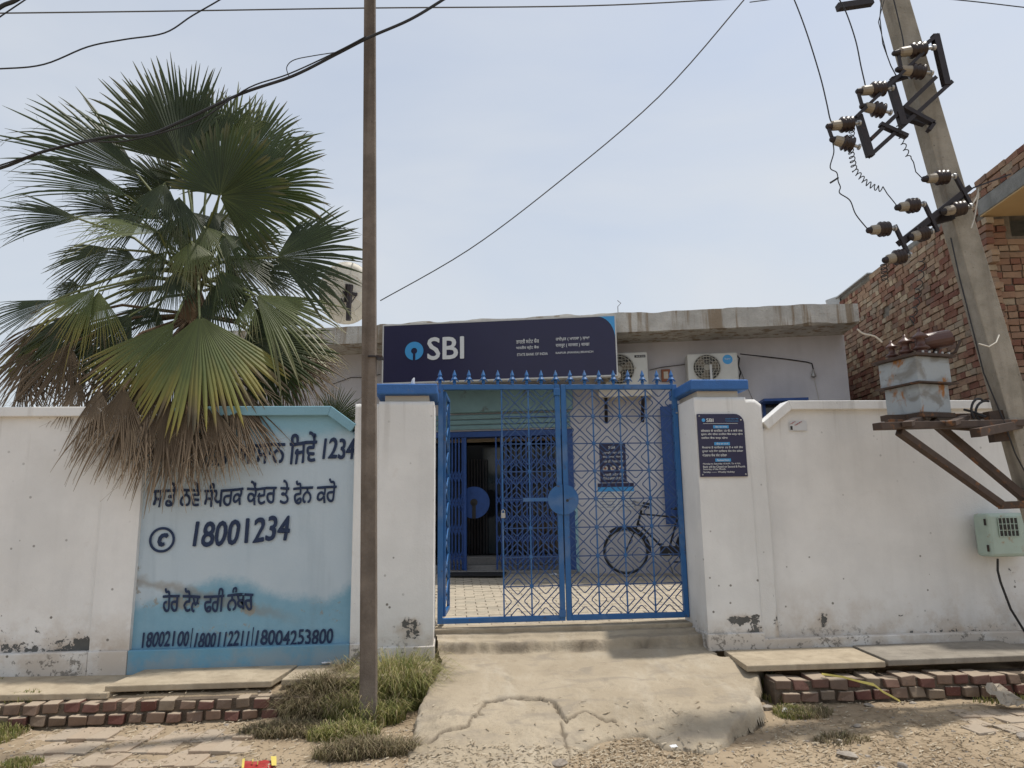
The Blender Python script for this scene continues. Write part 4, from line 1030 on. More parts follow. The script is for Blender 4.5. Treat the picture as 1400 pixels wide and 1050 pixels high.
for k in range(10):
    a = 2*PI*k/10+.2; pts = [e1*r*math.cos(a)*.88+e2*r*math.sin(a)+ax*(.11*(1-(r/Rd)**2)+.012) for r in np.linspace(.05, Rd, 6)]; MB().ring(pts, .015, 5).build('rib', DISH, dish)
MB().ring([e1*Rd*math.cos(a)*.88+e2*Rd*math.sin(a) for a in np.linspace(0, 2*PI, 37)], .012, 5, False).ring([e1*Rd*.62*math.cos(a)*.88+e2*Rd*.62*math.sin(a)+ax*.082 for a in np.linspace(0, 2*PI, 37)], .008, 5, False).build('rim', DISH, dish)
MB().beam(ax*.12+e2*.16, ax*.14-e2*.16, .13, .10).beam(ax*.13-e1*.1, ax*.13+e1*.16, .05, .05).build('mount_plate', IRON, dish)
MB().ring([ax*.19+e2*.14, ax*.22-e2*.05, Vector((ax.x*.2, ax.y*.2, -.55))], .045, 10).build('mast', IRON, dish)
MB().ring([ax*.14+e1*.15, Vector((ax.x*.2, ax.y*.2, -.30))], .012).ring([ax*.14-e1*.12-e2*.1, Vector((ax.x*.2, ax.y*.2, -.42))], .012).build('brace', IRON, dish)

# ------------------------------------------------------------ bicycle against the facade wall
by = -.42
b0 = FB(857, 785, by); wr = .335
bike = empty('bicycle', 'old black roadster bicycle leaning by the wall behind the gate', 'bicycle', MF @ Vector((b0.x, by, b0.z)), -math.radians(CA))
bike.rotation_euler = (math.radians(-4), 0, -math.radians(CA))
def wheel(cx):
    wh = bpy.data.objects.new('wheel', None); COL.objects.link(wh); wh.parent = bike; wh.location = (cx, 0, wr)
    MB().ring([(wr*.955*math.cos(a), 0, wr*.955*math.sin(a)) for a in np.linspace(0, 2*PI, 41)], .019, 8, False).build('tyre', RUBBER, wh, smooth=True)
    MB().ring([(wr*.88*math.cos(a), 0, wr*.88*math.sin(a)) for a in np.linspace(0, 2*PI, 41)], .009, 6, False).build('rim', CHROME, wh, smooth=True)
    MB().lathe((0, -.035, 0), (0, .035, 0), [(0, .012), (.1, .024), (.2, .012), (.8, .012), (.9, .024), (1, .012)], 10).build('hub', CHROME, wh)
    for k in range(28):
        a = 2*PI*k/28; o_ = .5*(1 if k % 2 else -1); s_ = .02*(1 if k % 4 < 2 else -1)
        MB().ring([(.02*math.cos(a+o_), s_, .02*math.sin(a+o_)), (wr*.87*math.cos(a), 0, wr*.87*math.sin(a))], .0022, 4).build('spoke', CHROME, wh)
    mg = MB(); mg.ring([(wr*1.06*math.cos(a), 0, wr*1.06*math.sin(a)) for a in np.linspace(-.1 if cx < .5 else 0, PI*.72 if cx < .5 else PI*.95, 20)], .022, 6).build('mudguard', BIKE, bike, loc=(cx, 0, wr))
wheel(0); wb = 1.10; wheel(wb)
H = Vector((.26, 0, .93)); HB = Vector((.20, 0, .74)); BB = Vector((.62, 0, .30)); ST = Vector((.78, 0, .82)); RH = Vector((wb, 0, wr)); H2 = Vector((.235, 0, .88))
for nm, pts, r in (('top_tube', [H2+Vector((0, 0, .0)), ST], .014), ('down_tube', [HB, BB], .016), ('seat_tube', [BB, ST+Vector((.03, 0, .06))], .016), ('head_tube', [HB-Vector((.01, 0, .03)), H], .019)):
    MB().ring(pts, r, 8).build(nm, BIKE, bike)
for s_ in (-.05, .05):
    MB().ring([HB+Vector((-.01, s_*.8, -.03)), Vector((.08, s_, .50)), Vector((0, s_, wr))], [.013, .012, .009], 6).build('fork_blade', BIKE, bike)
    MB().ring([BB+Vector((0, s_*.6, 0)), RH+Vector((0, s_, 0))], .009, 6).build('chain_stay', BIKE, bike); MB().ring([ST+Vector((0, s_*.4, -.03)), RH+Vector((0, s_, 0))], .008, 6).build('seat_stay', BIKE, bike)
hb = [Vector((.26, 0, 1.0)), Vector((.20, -.02, 1.06)), Vector((.14, -.16, 1.06)), Vector((.18, -.26, 1.04)), Vector((.38, -.28, 1.0))]
MB().ring([H, hb[0]], .013, 8).ring(hb, .012, 8).ring([Vector((p.x, -p.y, p.z)) for p in hb], .012, 8).build('handlebar', CHROME, bike)
for s_ in (-1, 1): MB().ring([(.27, .275*s_, 1.02), (.40, .285*s_, .995)], .019, 8).build('grip', RUBBER, bike)
MB().ring([(.18, -.1, 1.03), (.16, -.08, .97), (.22, -.05, .90)], .004, 4).ring([(.2, -.24, 1.0), (.14, -.12, .98)], .006, 4).build('brake_rod', CHROME, bike)
MB().quadbox([(.70, -.03, .93), (.98, -.10, .93), (.98, .10, .93), (.70, .03, .93), (.70, -.02, .96), (.98, -.09, .99), (.98, .09, .99), (.70, .02, .96)]).build('saddle', RUBBER, bike, bevel=.015)
MB().lathe(BB+Vector((0, -.07, 0)), BB+Vector((0, -.06, 0)), [(0, .095), (1, .095)], 24).build('chainring', CHROME, bike)
MB().box(.50, 1.12, -.085, -.07, .26, .40).build('chain_case', BIKE, bike, bevel=.02)
for s_ in (1, -1):
    MB().beam(BB+Vector((0, -.09*s_, 0)), BB+Vector((.10*s_, -.1*s_, -.13*s_)), .02, .012).build('crank', CHROME, bike); MB().box(BB.x+.10*s_-.045, BB.x+.10*s_+.045, -.1*s_-.05-.04, -.1*s_-.05+.04, BB.z-.13*s_-.012, BB.z-.13*s_+.012).build('pedal', RUBBER, bike)
MB().box(.92, 1.34, -.07, .07, .73, .745).ring([(1.25, -.06, .735), RH+Vector((0, -.06, 0))], .006, 5).ring([(1.25, .06, .735), RH+Vector((0, .06, 0))], .006, 5).build('carrier', BIKE, bike)
MB().ring([(.60, .05, .28), (.70, .22, .0)], .009, 6).build('kick_stand', CHROME, bike)
fwire('small white bottle-like scrap standing at the foot of the facade', [(817, 775, -.35), (817.5, 784, -.35)], .018, PAPER, 'plastic_bottle')['category'] = 'bottle'

# ------------------------------------------------------------ brick house on the right
CB = at(1357, 400, 7.6); CB = Vector((CB.x, CB.y, 0)); BA = 8
house = empty('brick_house', 'unfinished brick house with bare brick walls behind the transformer', 'house', CB, -math.radians(BA))
ML = 6.2
topz = lambda y: 5.02+.02*math.sin(y*3) if y > .35 else 5.12
MB().box(.03, .23, .03, ML, 1.2, 5.0).build('side_wall_core', MORTAR, house)
FW = 3.2
# front wall core around a dark opening
op = (inframe(1382, 300, CB, BA, 0).x, 3.0, inframe(1385, 322, CB, BA, 0).z, inframe(1385, 284, CB, BA, 0).z)
MB().box(.23, op[0], .03, .23, 1.2, 4.75).box(op[0], FW, .03, .23, 1.2, op[2]).box(op[0], FW, .03, .23, op[3], 4.75).build('front_wall_core', MORTAR, house)
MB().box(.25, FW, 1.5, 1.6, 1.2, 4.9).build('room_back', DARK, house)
MB().box(-.02, FW, -1.15, 0.0, 4.72, 4.735).build('soffit', OCHRE, house)
MB().box(-.03, FW, -1.16, 0.02, 4.736, 4.93).build('concrete_lintel', BEAMC, house, bevel=.01)
MB().box(.03, FW, .2, ML, 5.0, 5.06).build('roof_slab', BEAMC, house)
rs = np.random.RandomState(4)
variants = []
def brickmesh(L_, H_, D_, j=.006):
    m = MB(); jj = lambda: rs.uniform(-j, j)
    c = [(0, 0, 0), (L_, 0, 0), (L_, D_, 0), (0, D_, 0), (0, 0, H_), (L_, 0, H_), (L_, D_, H_), (0, D_, H_)]
    m.quadbox([(x+jj(), y+jj(), z+jj()) for x, y, z in c]); return m
hb_ = {}
for k, L_ in (('s', .215), ('h', .105)):
    for i in range(4): hb_[k+str(i)] = (brickmesh(L_, .070, .09), L_)
items = []     # (dist, key, face, u, z)
course = .0825
def lay(face, u0, u1, z0, z1f, skip=None):
    z = z0; c = 0
    while z < 5.3:
        u = u0-(rs.uniform(0, .1) if face == 'side' else 0)
        while u < u1:
            k = ('s' if (c % 3 and rs.rand() < .7) else 'h'); L_ = .215 if k == 's' else .105
            if z+course <= z1f(u) and not (skip and skip(u, z, L_)): items.append([0, k+str(rs.randint(4)), face, u, z])
            u += L_+.014
        z += course; c += 1
holes = []
for p in ((1211, 427), (1333, 300)):
    q = None
    ex_, ey_ = frame(BA); d = ray(*p); t = (-(CAM-CB).dot(ex_))/d.dot(ex_); q = CAM+d*t-CB; holes.append((q.dot(ey_), q.z))
lay('side', .0, ML, 1.9, lambda u: topz(u), lambda u, z, L_: any(abs(u+L_/2-h[0]) < .10 and abs(z-h[1]+.04) < .07 for h in holes))
lay('front', .03, FW, 2.3, lambda u: 4.72, lambda u, z, L_: (u+L_ > op[0] and op[2]-.04 < z+.035 < op[3]+.04))
lay('top', -.03, 1.6, 4.935, lambda u: 5.27, None)
lay('topside', -1.15, .0, 4.935, lambda u: 5.20+.06*(u > -.6), None)
MI = (Matrix.Translation(CB) @ Matrix.Rotation(-math.radians(BA), 4, 'Z'))
def bpos(face, u, z):
    if face == 'side': return Vector((0, u, z)), -PI/2     # brick length runs along y
    if face == 'front': return Vector((u, 0, z)), 0
    if face == 'top': return Vector((u, -1.14, z)), 0
    return Vector((-.03, u, z)), -PI/2
for it in items:
    loc, rz = bpos(it[2], it[3], it[4]); it[0] = (MI @ loc-CAM).length
items.sort(key=lambda a: a[0])
def visible(it):
    loc, _ = bpos(it[2], it[3], it[4]); p = MI @ loc-CAM; w_ = p.dot(CF); x = 700+FPX*p.dot(CR)/w_; y = 525-FPX*p.dot(CU)/w_
    return -10 < y < 560 and x < 1420
nb_ = 0; made = {}; stf = MB(); stc = []
for it in items:
    loc, rz = bpos(it[2], it[3], it[4]); m, L_ = hb_[it[1]]; side = it[2] in ('side', 'topside')
    pr_ = rs.uniform(-.012, .010)
    if rs.rand() < .06: pr_ += rs.uniform(-.02, .012)
    rot = Matrix.Rotation(PI/2, 4, 'Z') if side else Matrix.Identity(4)
    tr0 = Matrix.Translation(loc+(Vector((pr_, 0, 0)) if side else Vector((0, pr_, 0))))
    # side: +90 turn sends depth to -x, so shift it back inside
    T = tr0 @ (Matrix.Translation((.09, 0, 0)) if side else Matrix.Identity(4)) @ rot @ Matrix.Rotation(rs.uniform(-.02, .02), 4, 'Y')
    if nb_ < 298 and visible(it):
        nb_ += 1
        if it[1] in made: o = dup(made[it[1]], house)
        else: o = m.build('brick', BRICKO, house); made[it[1]] = o
        o.matrix_local = T
    else:
        b = len(stf.v); stf.v += [tuple(T @ Vector(v)) for v in m.v]; stf.f += [tuple(b+i for i in f) for f in m.f]; stc += [rs.rand()]*8
tag(stf.build('brickwork', BRICKA, house, attrs={'rnd': stc}), kind='stuff')
# metal gutter end where the house meets the bank roof
g0 = inframe(1145, 400, CB, BA, 4.4); ex_, ey_ = frame(BA)
MB().beam(Vector((-.02, 4.6, 5.03)), Vector((-.02, 3.0, 5.045)), .08, .02).build('ridge_gutter', GALV, house)
MB().quadbox([(-.12, 4.45, 4.75), (.0, 4.3, 4.72), (.0, 4.34, 4.72), (-.12, 4.5, 4.75), (-.16, 4.5, 5.05), (0, 4.3, 5.07), (0, 4.34, 5.07), (-.16, 4.55, 5.05)]).build('rain_hood', GALV, house)
def hwire(label, pts, r, mat, Y):
    return tag(MB().ring([at(px, py, Y) for px, py in pts], r, 5).build('wire', mat), label, 'wire')

# ------------------------------------------------------------ slabs, kerb bricks, paving bricks
slabs_group = 'stone slabs laid over the drain along the wall'
def slab(label, xa, xb, ya, yb, z, mat, tilt=(0, 0), rz=0, skew=0, th=.05):
    m = MB(); nx, ny = 14, 5; cx, cy = (xa+xb)/2, (ya+yb)/2; W_, D_ = xb-xa, yb-ya
    c = [(-W_/2+skew, -D_/2), (W_/2+skew, -D_/2), (W_/2, D_/2), (-W_/2, D_/2)]
    m.quadbox([(x, y, -th) for x, y in c]+[(x, y, 0) for x, y in c])
    o = m.build('stone_slab', mat, None, loc=(cx, cy, z), bevel=.008); o.rotation_euler = (tilt[0], tilt[1], rz)
    return tag(o, label, 'stone slab', slabs_group)
a = lambda px, py, z=0: atz(px, py, z)
slab('long stone slab under the white wall at the far left, running out of the picture', -5.6, a(175, 935).x+.02, 6.07, 6.58, .0, SLABC, (.05, .016), 0, -.12)
slab('wide stone slab in front of the blue painted bay, tipped over its left neighbour', a(172, 935).x-.02, a(385, 935).x, 6.10, 6.58, .018, SLABC, (.045, .002), 0, -.10)
slab('short stone slab ending beside the brown pole', a(385, 935).x+.01, -.44, 6.12, 6.57, .018, SLABC, (.03, -.006), 0, -.04)
slab('stone slab end at the foot of the left gate pillar, grass before it', -.42, -.19, 6.2, 6.57, .02, SLABC, (.03, 0), 0, 0)
slab('pale stone slab right of the ramp under the notice board pillar', 2.42, a(1205, 905).x, 5.96, 6.56, .035, SLABC, (.02, 0), -.01, -.03)
slab('stone slab in painted grey shade under the transformer, second from the ramp', a(1205, 905).x+.03, 5.05, 5.96, 6.56, .045, SLABG, (.02, -.004), -.01, -.03)
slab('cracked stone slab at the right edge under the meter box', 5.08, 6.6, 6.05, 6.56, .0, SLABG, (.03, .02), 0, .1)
# brick edging
def kerb(label, x0, x1, yf, zt, slope, rows_, seed, width=.142, h=.083):
    e = empty('brick_edging', label, 'kerb'); rs2 = np.random.RandomState(seed)
    MB().box(x0, x1, yf+.022, yf+.22, zt-.25, zt-.03).build('mortar_bed', MORTARB, e)
    vs = []
    for i in range(5):
        m = MB(); jj = lambda s=.014: rs2.uniform(-s, s); W_, D_ = width-.012, .2
        c = [(0, 0, 0), (W_, 0, 0), (W_, D_, 0), (0, D_, 0), (0, 0, h-.01), (W_, 0, h-.01), (W_, D_, h-.01), (0, D_, h-.01)]
        m.quadbox([(x+jj(), y+jj(), z+jj(.006)) for x, y, z in c]); vs.append(m)
    made_ = {}
    for r in range(rows_):
        x = x0+(.06 if r else 0)
        while x < x1-.1:
            k = rs2.randint(5)
            if k in made_: o = dup(made_[k], e)
            else:
                o = vs[k].build('brick', BRICKK, e); made_[k] = o
                mod = o.modifiers.new('bevel', 'BEVEL'); mod.width = .008; mod.segments = 2
            o.location = (x, yf+rs2.uniform(-.018, .012)-(.012 if r else 0), zt-h*(r+1)+rs2.uniform(-.006, .005)+slope*(x-x0)); o.rotation_euler = (rs2.uniform(-.06, .06), rs2.uniform(-.05, .05), rs2.uniform(-.07, .07))
            o.scale = (rs2.uniform(.80, 1.03), 1, rs2.uniform(.84, 1.02))
            x += width
    return e
kl = kerb('two course brick edging below the left slabs', -4.1, -1.0, 5.98, -.06, -.008, 2, 3)
kr = kerb('two course brick edging below the right slabs, partly buried', 2.56, 5.8, 5.84, -.055, -.004, 2, 9, .152, .088)
def paving(label, quad, nx, ny, seed, miss=.1):
    e = empty('brick_paving', label, 'paving'); rs2 = np.random.RandomState(seed)
    P4 = [atz(px, py, -.235) for px, py in quad]; proto = []
    for j in range(ny):
        for i in range(nx):
            if rs2.rand() < miss: continue
            f = lambda u, v: (P4[0]*(1-u)+P4[1]*u)*(1-v)+(P4[3]*(1-u)+P4[2]*u)*v
            off = .5/nx if j % 2 else 0; u = (i+.5)/nx+off*.6; v = (j+.5)/ny; p = f(u, v)
            w_ = (P4[1]-P4[0]).length/nx-.008; d_ = (P4[3]-P4[0]).length/ny-.008
            if len(proto) < 3:
                m = MB(); m.quadbox([(x*w_/2+rs2.uniform(-.007, .007), y*d_/2+rs2.uniform(-.007, .007), z) for z in (-.04, 0) for x, y in ((-1, -1), (1, -1), (1, 1), (-1, 1))]); o = m.build('brick', BRICKP, e, bevel=.006); proto.append(o)
            else: o = dup(proto[rs2.randint(3)], e)
            zg = float(ground_z(p.x, p.y)); o.location = (p.x, p.y, zg+.012+rs2.uniform(-.014, .006)); o.rotation_euler = (rs2.uniform(-.04, .04), rs2.uniform(-.04, .04), math.atan2(P4[1].y-P4[0].y, P4[1].x-P4[0].x)+rs2.uniform(-.05, .05))
    return e
pvl = paving('flat dusty brick paving in front of the left brick edging', [(55, 992), (360, 992), (330, 1034), (30, 1034)], 11, 3, 5, .1)
pvr = paving('scattered flat bricks sunk in the soil at the right edge', [(1300, 968), (1420, 960), (1440, 990), (1330, 996)], 5, 3, 6, .12)

# ------------------------------------------------------------ poles and wires
p_t = at(506, -60, 5.75); p_b = Vector((at(505, 950, 5.75).x, 5.75, -.35)); wtop = 16.5/FPX*5.75; wbot = 21/FPX*5.75
bp = empty('pole', 'plain brown square pole rising from the grass before the left gate pillar', 'pole', p_b)
MB().beam((0, 0, 0), p_t-p_b, wbot*1.0, .12, (0, 1, 0), wtop*.95, .10).build('shaft', WOODP, bp, bevel=.006)
for z in (2.9,): MB().box(-.058, .058, -.07, .068, z, z+.012).build('binding_wire', IRON, bp)

UY = 5.6
ut = at(1196, -70, UY+.1); ub = at(1197.5+.355*(915-0)+18, 915, UY-.1); ub = Vector((5.04, 5.5, -.35)); umid = at(1376, 560, UY)
up_dir = (at(1207, 0, UY)-umid).normalized(); ub = umid-up_dir*((umid.z+.35)/up_dir.z)
up_ = empty('utility_pole', 'leaning concrete electricity pole with isolator switch gear at the right', 'utility pole', ub)
def U(px, py, dy=0.0): return at(px, py, UY+dy)-ub
top = at(1203, -70, UY)-ub
MB().beam((0, 0, 0), top, .235, .17, (0, 1, 0), .185, .14).build('shaft', CONCP, up_, bevel=.008)
# which side width: px 36 wide at mid height
MB().ring([U(1274, 180, .02), U(1290, 235, .02), U(1320, 330, .0), U(1400, 565, -.02), U(1440, 690, -.02)], .014, 8).build('conduit', GALV, up_)
FY = -.17     # switch frames stand on the street side of the pole
def chan(par, a_, b_, w_=.05, h_=.05, dy=FY, mat=IRON, name='channel', dy2=None):
    return MB().beam(U(*a_, dy), U(*b_, dy if dy2 is None else dy2), w_, h_, (0, 1, 0)).build(name, mat, par)
def insulator(par, a_, b_, dy=FY, s=1.0):
    A, B = U(*a_, dy), U(*b_, dy); e = bpy.data.objects.new('insulator', None); COL.objects.link(e); e.parent = par
    Lh = (B-A).length
    # sub-parts would be a fourth level, so the insulator is one mesh with its sheds; its metal ends are separate sub-parts
    bpy.data.objects.remove(e)
    r = .066*s
    MB().lathe(A, B, [(.12, .032*s), (.16, .042*s), (.44, .046*s)], 12).build('porcelain_body', PORCW, par, smooth=False)
    MB().lathe(A, B, [(.36, .03*s), (.40, r*.8), (.46, r*1.05), (.50, r*.72), (.54, r*.8), (.60, r*1.05), (.64, r*.7), (.68, r*.8), (.74, r), (.78, r*.6), (.80, .02)], 16).build('porcelain_sheds', PORC, par, smooth=True)
    MB().lathe(A, B, [(-.04, .012), (.0, .024), (.12, .03), (.13, .01)], 10).build('clamp', IRON, par)
    MB().lathe(A, B, [(.76, .014), (.95, .014), (.96, .026), (1.02, .026)], 10).build('stud', GALV, par)
swt = bpy.data.objects.new('isolator_switch', None); COL.objects.link(swt); swt.parent = up_
chan(swt, (1278, 48), (1294, 117), .06); chan(swt, (1173, 158), (1190, 214), .06); chan(swt, (1217, 112), (1235, 172), .06)
chan(swt, (1190, 191), (1279, 106), .035, .035); chan(swt, (1188, 214), (1301, 112), .035, .035)
chan(swt, (1266, 60), (1281, 49), .03); chan(swt, (1262, 72), (1170, 160), .028, .028, FY-.05, name='moving_blade')
chan(swt, (1203, 170), (1240, 187), .035); chan(swt, (1235, 147), (1276, 169), .035); chan(swt, (1276, 169), (1269, 179), .03)
chan(swt, (1228, 73), (1232, 94), .022, .022, FY-.03, name='contact'); chan(swt, (1173, 125), (1179, 146), .022, .022, FY-.03, name='contact'); chan(swt, (1132, 173), (1138, 190), .022, .022, FY-.03, name='contact')
for a_, b_ in (((1222, 73), (1277, 65)), ((1226, 95), (1274, 100)), ((1172, 125), (1220, 120)), ((1177, 145), (1218, 154)), ((1131, 173), (1175, 168)), ((1136, 190), (1175, 201))): insulator(swt, a_, b_, FY-.03, 1.0)
MB().beam(U(1219, 110, -.08), U(1246, 101, -.08), .045, .05).build('pole_clamp', IRON, swt); MB().beam(U(1232, 158, -.08), U(1264, 168, -.08), .05, .06).build('pole_clamp', IRON, swt)
fus = bpy.data.objects.new('fuse_crossarm', None); COL.objects.link(fus); fus.parent = up_
chan(fus, (1325, 257), (1229, 333), .05, .05); chan(fus, (1318, 268), (1234, 334), .03, .03, FY+.03)
chan(fus, (1330, 257), (1382, 238), .012, .012)
for a_, b_ in (((1304, 237), (1329, 284)), ((1263, 277), (1282, 317)), ((1223, 308), (1242, 348))): chan(fus, a_, b_, .028, .028, FY-.02)
for a_, b_ in (((1262, 245), (1305, 241)), ((1287, 290), (1327, 282)), ((1225, 284), (1263, 279)), ((1243, 325), (1274, 316)), ((1186, 315), (1223.5, 312)), ((1208, 356), (1244, 348))): insulator(fus, a_, b_, FY-.03, .95)
MB().beam(U(1268, 305, -.08), U(1302, 296, -.08), .05, .06).build('pole_clamp', IRON, fus)
# top arm
MB().beam(U(1145, 10, -.1), U(1192, 3, -.1), .055, .06, (0, 1, 0)).build('top_arm', IRON, up_)
# platform that carries the transformer, braces
plt = bpy.data.objects.new('platform', None); COL.objects.link(plt); plt.parent = up_
def pb(a_, b_, w_, h_, d1, d2, nm='channel'): return MB().beam(U(*a_, d1), U(*b_, d2), w_, h_, (0, 0, 1)).build(nm, RUSTIRON, plt, bevel=.004)
pb((1199, 583), (1410, 578), .09, .055, -.42, -.02); pb((1208, 572), (1415, 568), .09, .05, .10, .16)
pb((1215, 577), (1345, 586), .05, .05, -.1, -.1); pb((1240, 580), (1262, 570), .07, .04, -.46, .15); pb((1300, 579), (1322, 570), .07, .04, -.40, .15)
pb((1333, 592), (1400, 579), .08, .07, -.3, .0)
pb((1229, 590), (1369, 690), .06, .055, -.36, -.05, 'brace'); pb((1274, 575), (1402, 682), .07, .06, .0, -.02, 'brace'); pb((1366, 691), (1420, 689), .05, .06, -.06, -.1, 'brace')
MB().beam(U(1352, 584, 0), U(1420, 577, 0), .07, .26).build('pole_clamp', RUSTIRON, plt)
# ribs / cable on pole
MB().ring([U(1300, 325, -.12), U(1312, 380, -.13), U(1335, 470, -.14), U(1345, 510, -.14), U(1372, 575, -.15), U(1388, 620, -.16), U(1404, 650, -.16)], .006, 5).build('earth_wire', WIRE, up_)
MB().ring([U(1205, 0, -.08), U(1203, 25, -.1), U(1207, 60, -.1), U(1218, 90, -.1), U(1226, 105, -.1)], .005, 5).ring([U(1210, -5, -.08), U(1201, 30, -.1), U(1214, 80, -.1)], .004, 5).build('earth_wire', WIRE, up_)
MB().ring([U(1338, 470, -.14), U(1352, 474, -.15), U(1362, 468, -.15), U(1366, 458, -.12)], .006, 5).build('tie_wire', WIREW, up_)

# transformer
tr = empty('transformer', 'rust stained grey oil transformer with brown bushings on the pole platform', 'transformer', (0, 0, 0))
tc_ = at(1263, 562, UY-.12); tb_ = tc_.z
ang = math.radians(38)
tr.location = (tc_.x, tc_.y+.02, tb_); tr.rotation_euler = (0, 0, ang)
# near corner sits at local (0,0); left face runs to -x rotated, right face to +y
hw, hd = .36, .36
def tbox(name, x0, x1, y0, y1, z0, z1, mat, bev=.006): return MB().box(x0, x1, y0, y1, z0, z1).build(name, mat, tr, bevel=bev)
tr.rotation_euler = (0, 0, -math.radians(45))
# local frame turned -45: +x goes right/near..., so use corner at origin with box spanning -x and +y
tr.rotation_euler = (0, 0, math.radians(-42))
zb0, zm, zt_ = 0.0, .24, .47
Q = lambda e_: (-.40-e_, 0+e_, 0-e_, .34+e_)      # x0,x1,y0,y1 around the corner
tr.rotation_euler = (0, 0, math.radians(13))
# at +42 the corner (0,0) of a box spanning -x.. and +y.. : left face looks to the street-left
def ring_box(name, e_, z0, z1, mat=TANK, bev=.006):
    return tbox(name, 0-e_, .36+e_, 0-e_, .40+e_, z0, z1, mat, bev)
ring_box('lower_tank', -.02, .0, zm); ring_box('upper_tank', .0, zm+.012, zt_)
ring_box('flange', .035, zm, zm+.012, RUSTIRON, 0); ring_box('lid', .04, zt_, zt_+.022, RUSTIRON, 0)
ring_box('skid', -.0, -.045, -.001, RUSTIRON)
for k, (bx, by_) in enumerate(((.10, .33), (.12, .20), (.15, .07))):
    z0_ = zt_+.022; s_ = .9+.12*k
    MB().lathe((bx, by_, z0_), (bx, by_, z0_+.21*s_), [(0, .055*s_), (.08, .055*s_), (.10, .04*s_), (.22, .04*s_), (.25, .062*s_), (.33, .05*s_), (.38, .03*s_), (.62, .03*s_), (.66, .060*s_), (.72, .05*s_), (.84, .02*s_), (.88, .012), (1, .01)], 16).build('bushing', BUSH, tr, smooth=True)
MB().lathe((.22, .16, .62), (.46, .05, .66), [(0, .03), (.02, .075), (.5, .078), (.98, .075), (1, .03)], 18).build('conservator', BUSH, tr)
MB().beam((.30, .09, zt_+.02), (.36, .09, .60), .03, .035).build('conservator_bracket', RUSTIRON, tr)
MB().ring([(.38, .04, zt_+.02), (.42, -.02, .52), (.47, -.04, .62)], .012).build('breather_pipe', RUSTIRON, tr)
for k in range(5): MB().lathe((.05+.07*k, -.03, zt_+.02), (.05+.07*k, -.03, zt_+.04), [(0, .01), (1, .01)], 6).build('lid_bolt', GALV, tr)
tag(MB().ring([at(1311+10*math.cos(t)*1.0+27, 560+15*math.sin(t), UY-.05) for t in np.linspace(2.2, 5.3, 10)], .010, 6).ring([at(1348+14*math.cos(t), 563+15*math.sin(t), UY-.0) for t in np.linspace(2.2, 5.0, 10)], .010, 6).ring([at(1318, 560, UY), at(1330, 563, UY), at(1348, 570, UY-.1)], .010, 6).build('cable', WIRE), 'thick black cable loops between transformer and leaning pole', 'cable')
# meter box on the wall
mbx_ = empty('meter_box', 'pale green metal meter box with barred window on the wall at the right edge', 'meter box')
MYF = YF-.20
A = at(1349, 702, MYF); B = at(1349, 762, MYF); xw = at(1420, 730, MYF).x
MB().box(A.x, xw, MYF, YF+.0, B.z, A.z).build('case', METER, mbx_, bevel=.03)
g0 = at(1363, 708, MYF); g1 = at(1393, 733, MYF)
MB().box(g0.x, g1.x, MYF-.004, MYF+.01, g1.z, g0.z).build('glass', ACD, mbx_)
for k in range(6):
    x = g0.x+(g1.x-g0.x)*k/5; MB().box(x-.003, x+.003, MYF-.012, MYF-.004, g1.z, g0.z).build('window_bar', METER, mbx_)
for k in range(4):
    z = g1.z+(g0.z-g1.z)*k/3; MB().box(g0.x, g1.x, MYF-.010, MYF-.005, z-.003, z+.003).build('window_bar', METER, mbx_)
for z in (A.z-.08, B.z+.08): MB().ring([(A.x-.008, MYF+.03, z-.03), (A.x-.008, MYF+.03, z+.03)], .01, 6).build('hinge', IRON, mbx_)
tag(MB().ring([at(1364, 764, MYF+.1), at(1364, 780, MYF+.12), at(1368, 796, MYF+.14), at(1382, 833, MYF+.16), at(1400, 862, MYF+.17), at(1412, 880, MYF+.17)], .011, 6).build('cable', WIRE), 'black cable hanging from the green meter box down the wall', 'cable')

# overhead wires
def wire(label, pts, r, Y, mat=WIRE, smooth=6):
    # Catmull-Rom through the measured points
    P_ = [at(p[0], p[1], p[2] if len(p) > 2 else Y) for p in pts]; out = []
    for i in range(len(P_)-1):
        p0, p1, p2, p3 = P_[max(i-1, 0)], P_[i], P_[i+1], P_[min(i+2, len(P_)-1)]
        for k in range(smooth):
            t = k/smooth; out.append(.5*((2*p1)+(-p0+p2)*t+(2*p0-5*p1+4*p2-p3)*t*t+(-p0+3*p1-3*p2+p3)*t**3))
    out.append(P_[-1]); return tag(MB().ring(out, r, 6).build('wire', mat), label, 'wire')
wire('thin straight wire crossing the top of the picture above the palm and pole', [(-200, 20), (0, 18), (240, 15), (500, 11), (800, 8), (1010, -2), (1200, -12)], .008, 7.0, WIREG)
wire('wavy black wire above the palm at the upper left', [(-80, 96), (0, 94), (60, 88), (120, 64), (170, 54), (225, 45), (262, 22), (300, 0), (340, -25)], .008, 6.5)
wire('thick black cable sweeping in front of the palm up to the brown pole', [(-120, 262), (0, 230), (60, 207), (150, 187), (200, 185), (250, 165), (330, 128), (400, 104), (460, 74), (505, 51), (560, 27), (605, 0), (650, -30)], .013, 5.55)
wire('second thin cable twisted along the thick one in front of the palm', [(0, 226), (100, 196), (170, 193), (240, 176), (280, 160), (340, 120), (395, 101), (460, 71), (500, 50)], .006, 5.53)
wire('small wire loop above the thick cable right of the palm', [(395, 104), (392, 92), (402, 82), (430, 76), (470, 70)], .004, 5.56)
wire('thin wire running up from the bank roof to the top centre', [(520, 411, 10.2), (640, 342, 9.6), (760, 252, 9), (900, 133, 8.2), (1017, 0, 7.4), (1040, -30, 7.3)], .008, 8, WIREG)
wire('short thick cable in the top left corner', [(-40, 40), (0, 10), (22, 0), (60, -25)], .018, 5.8)
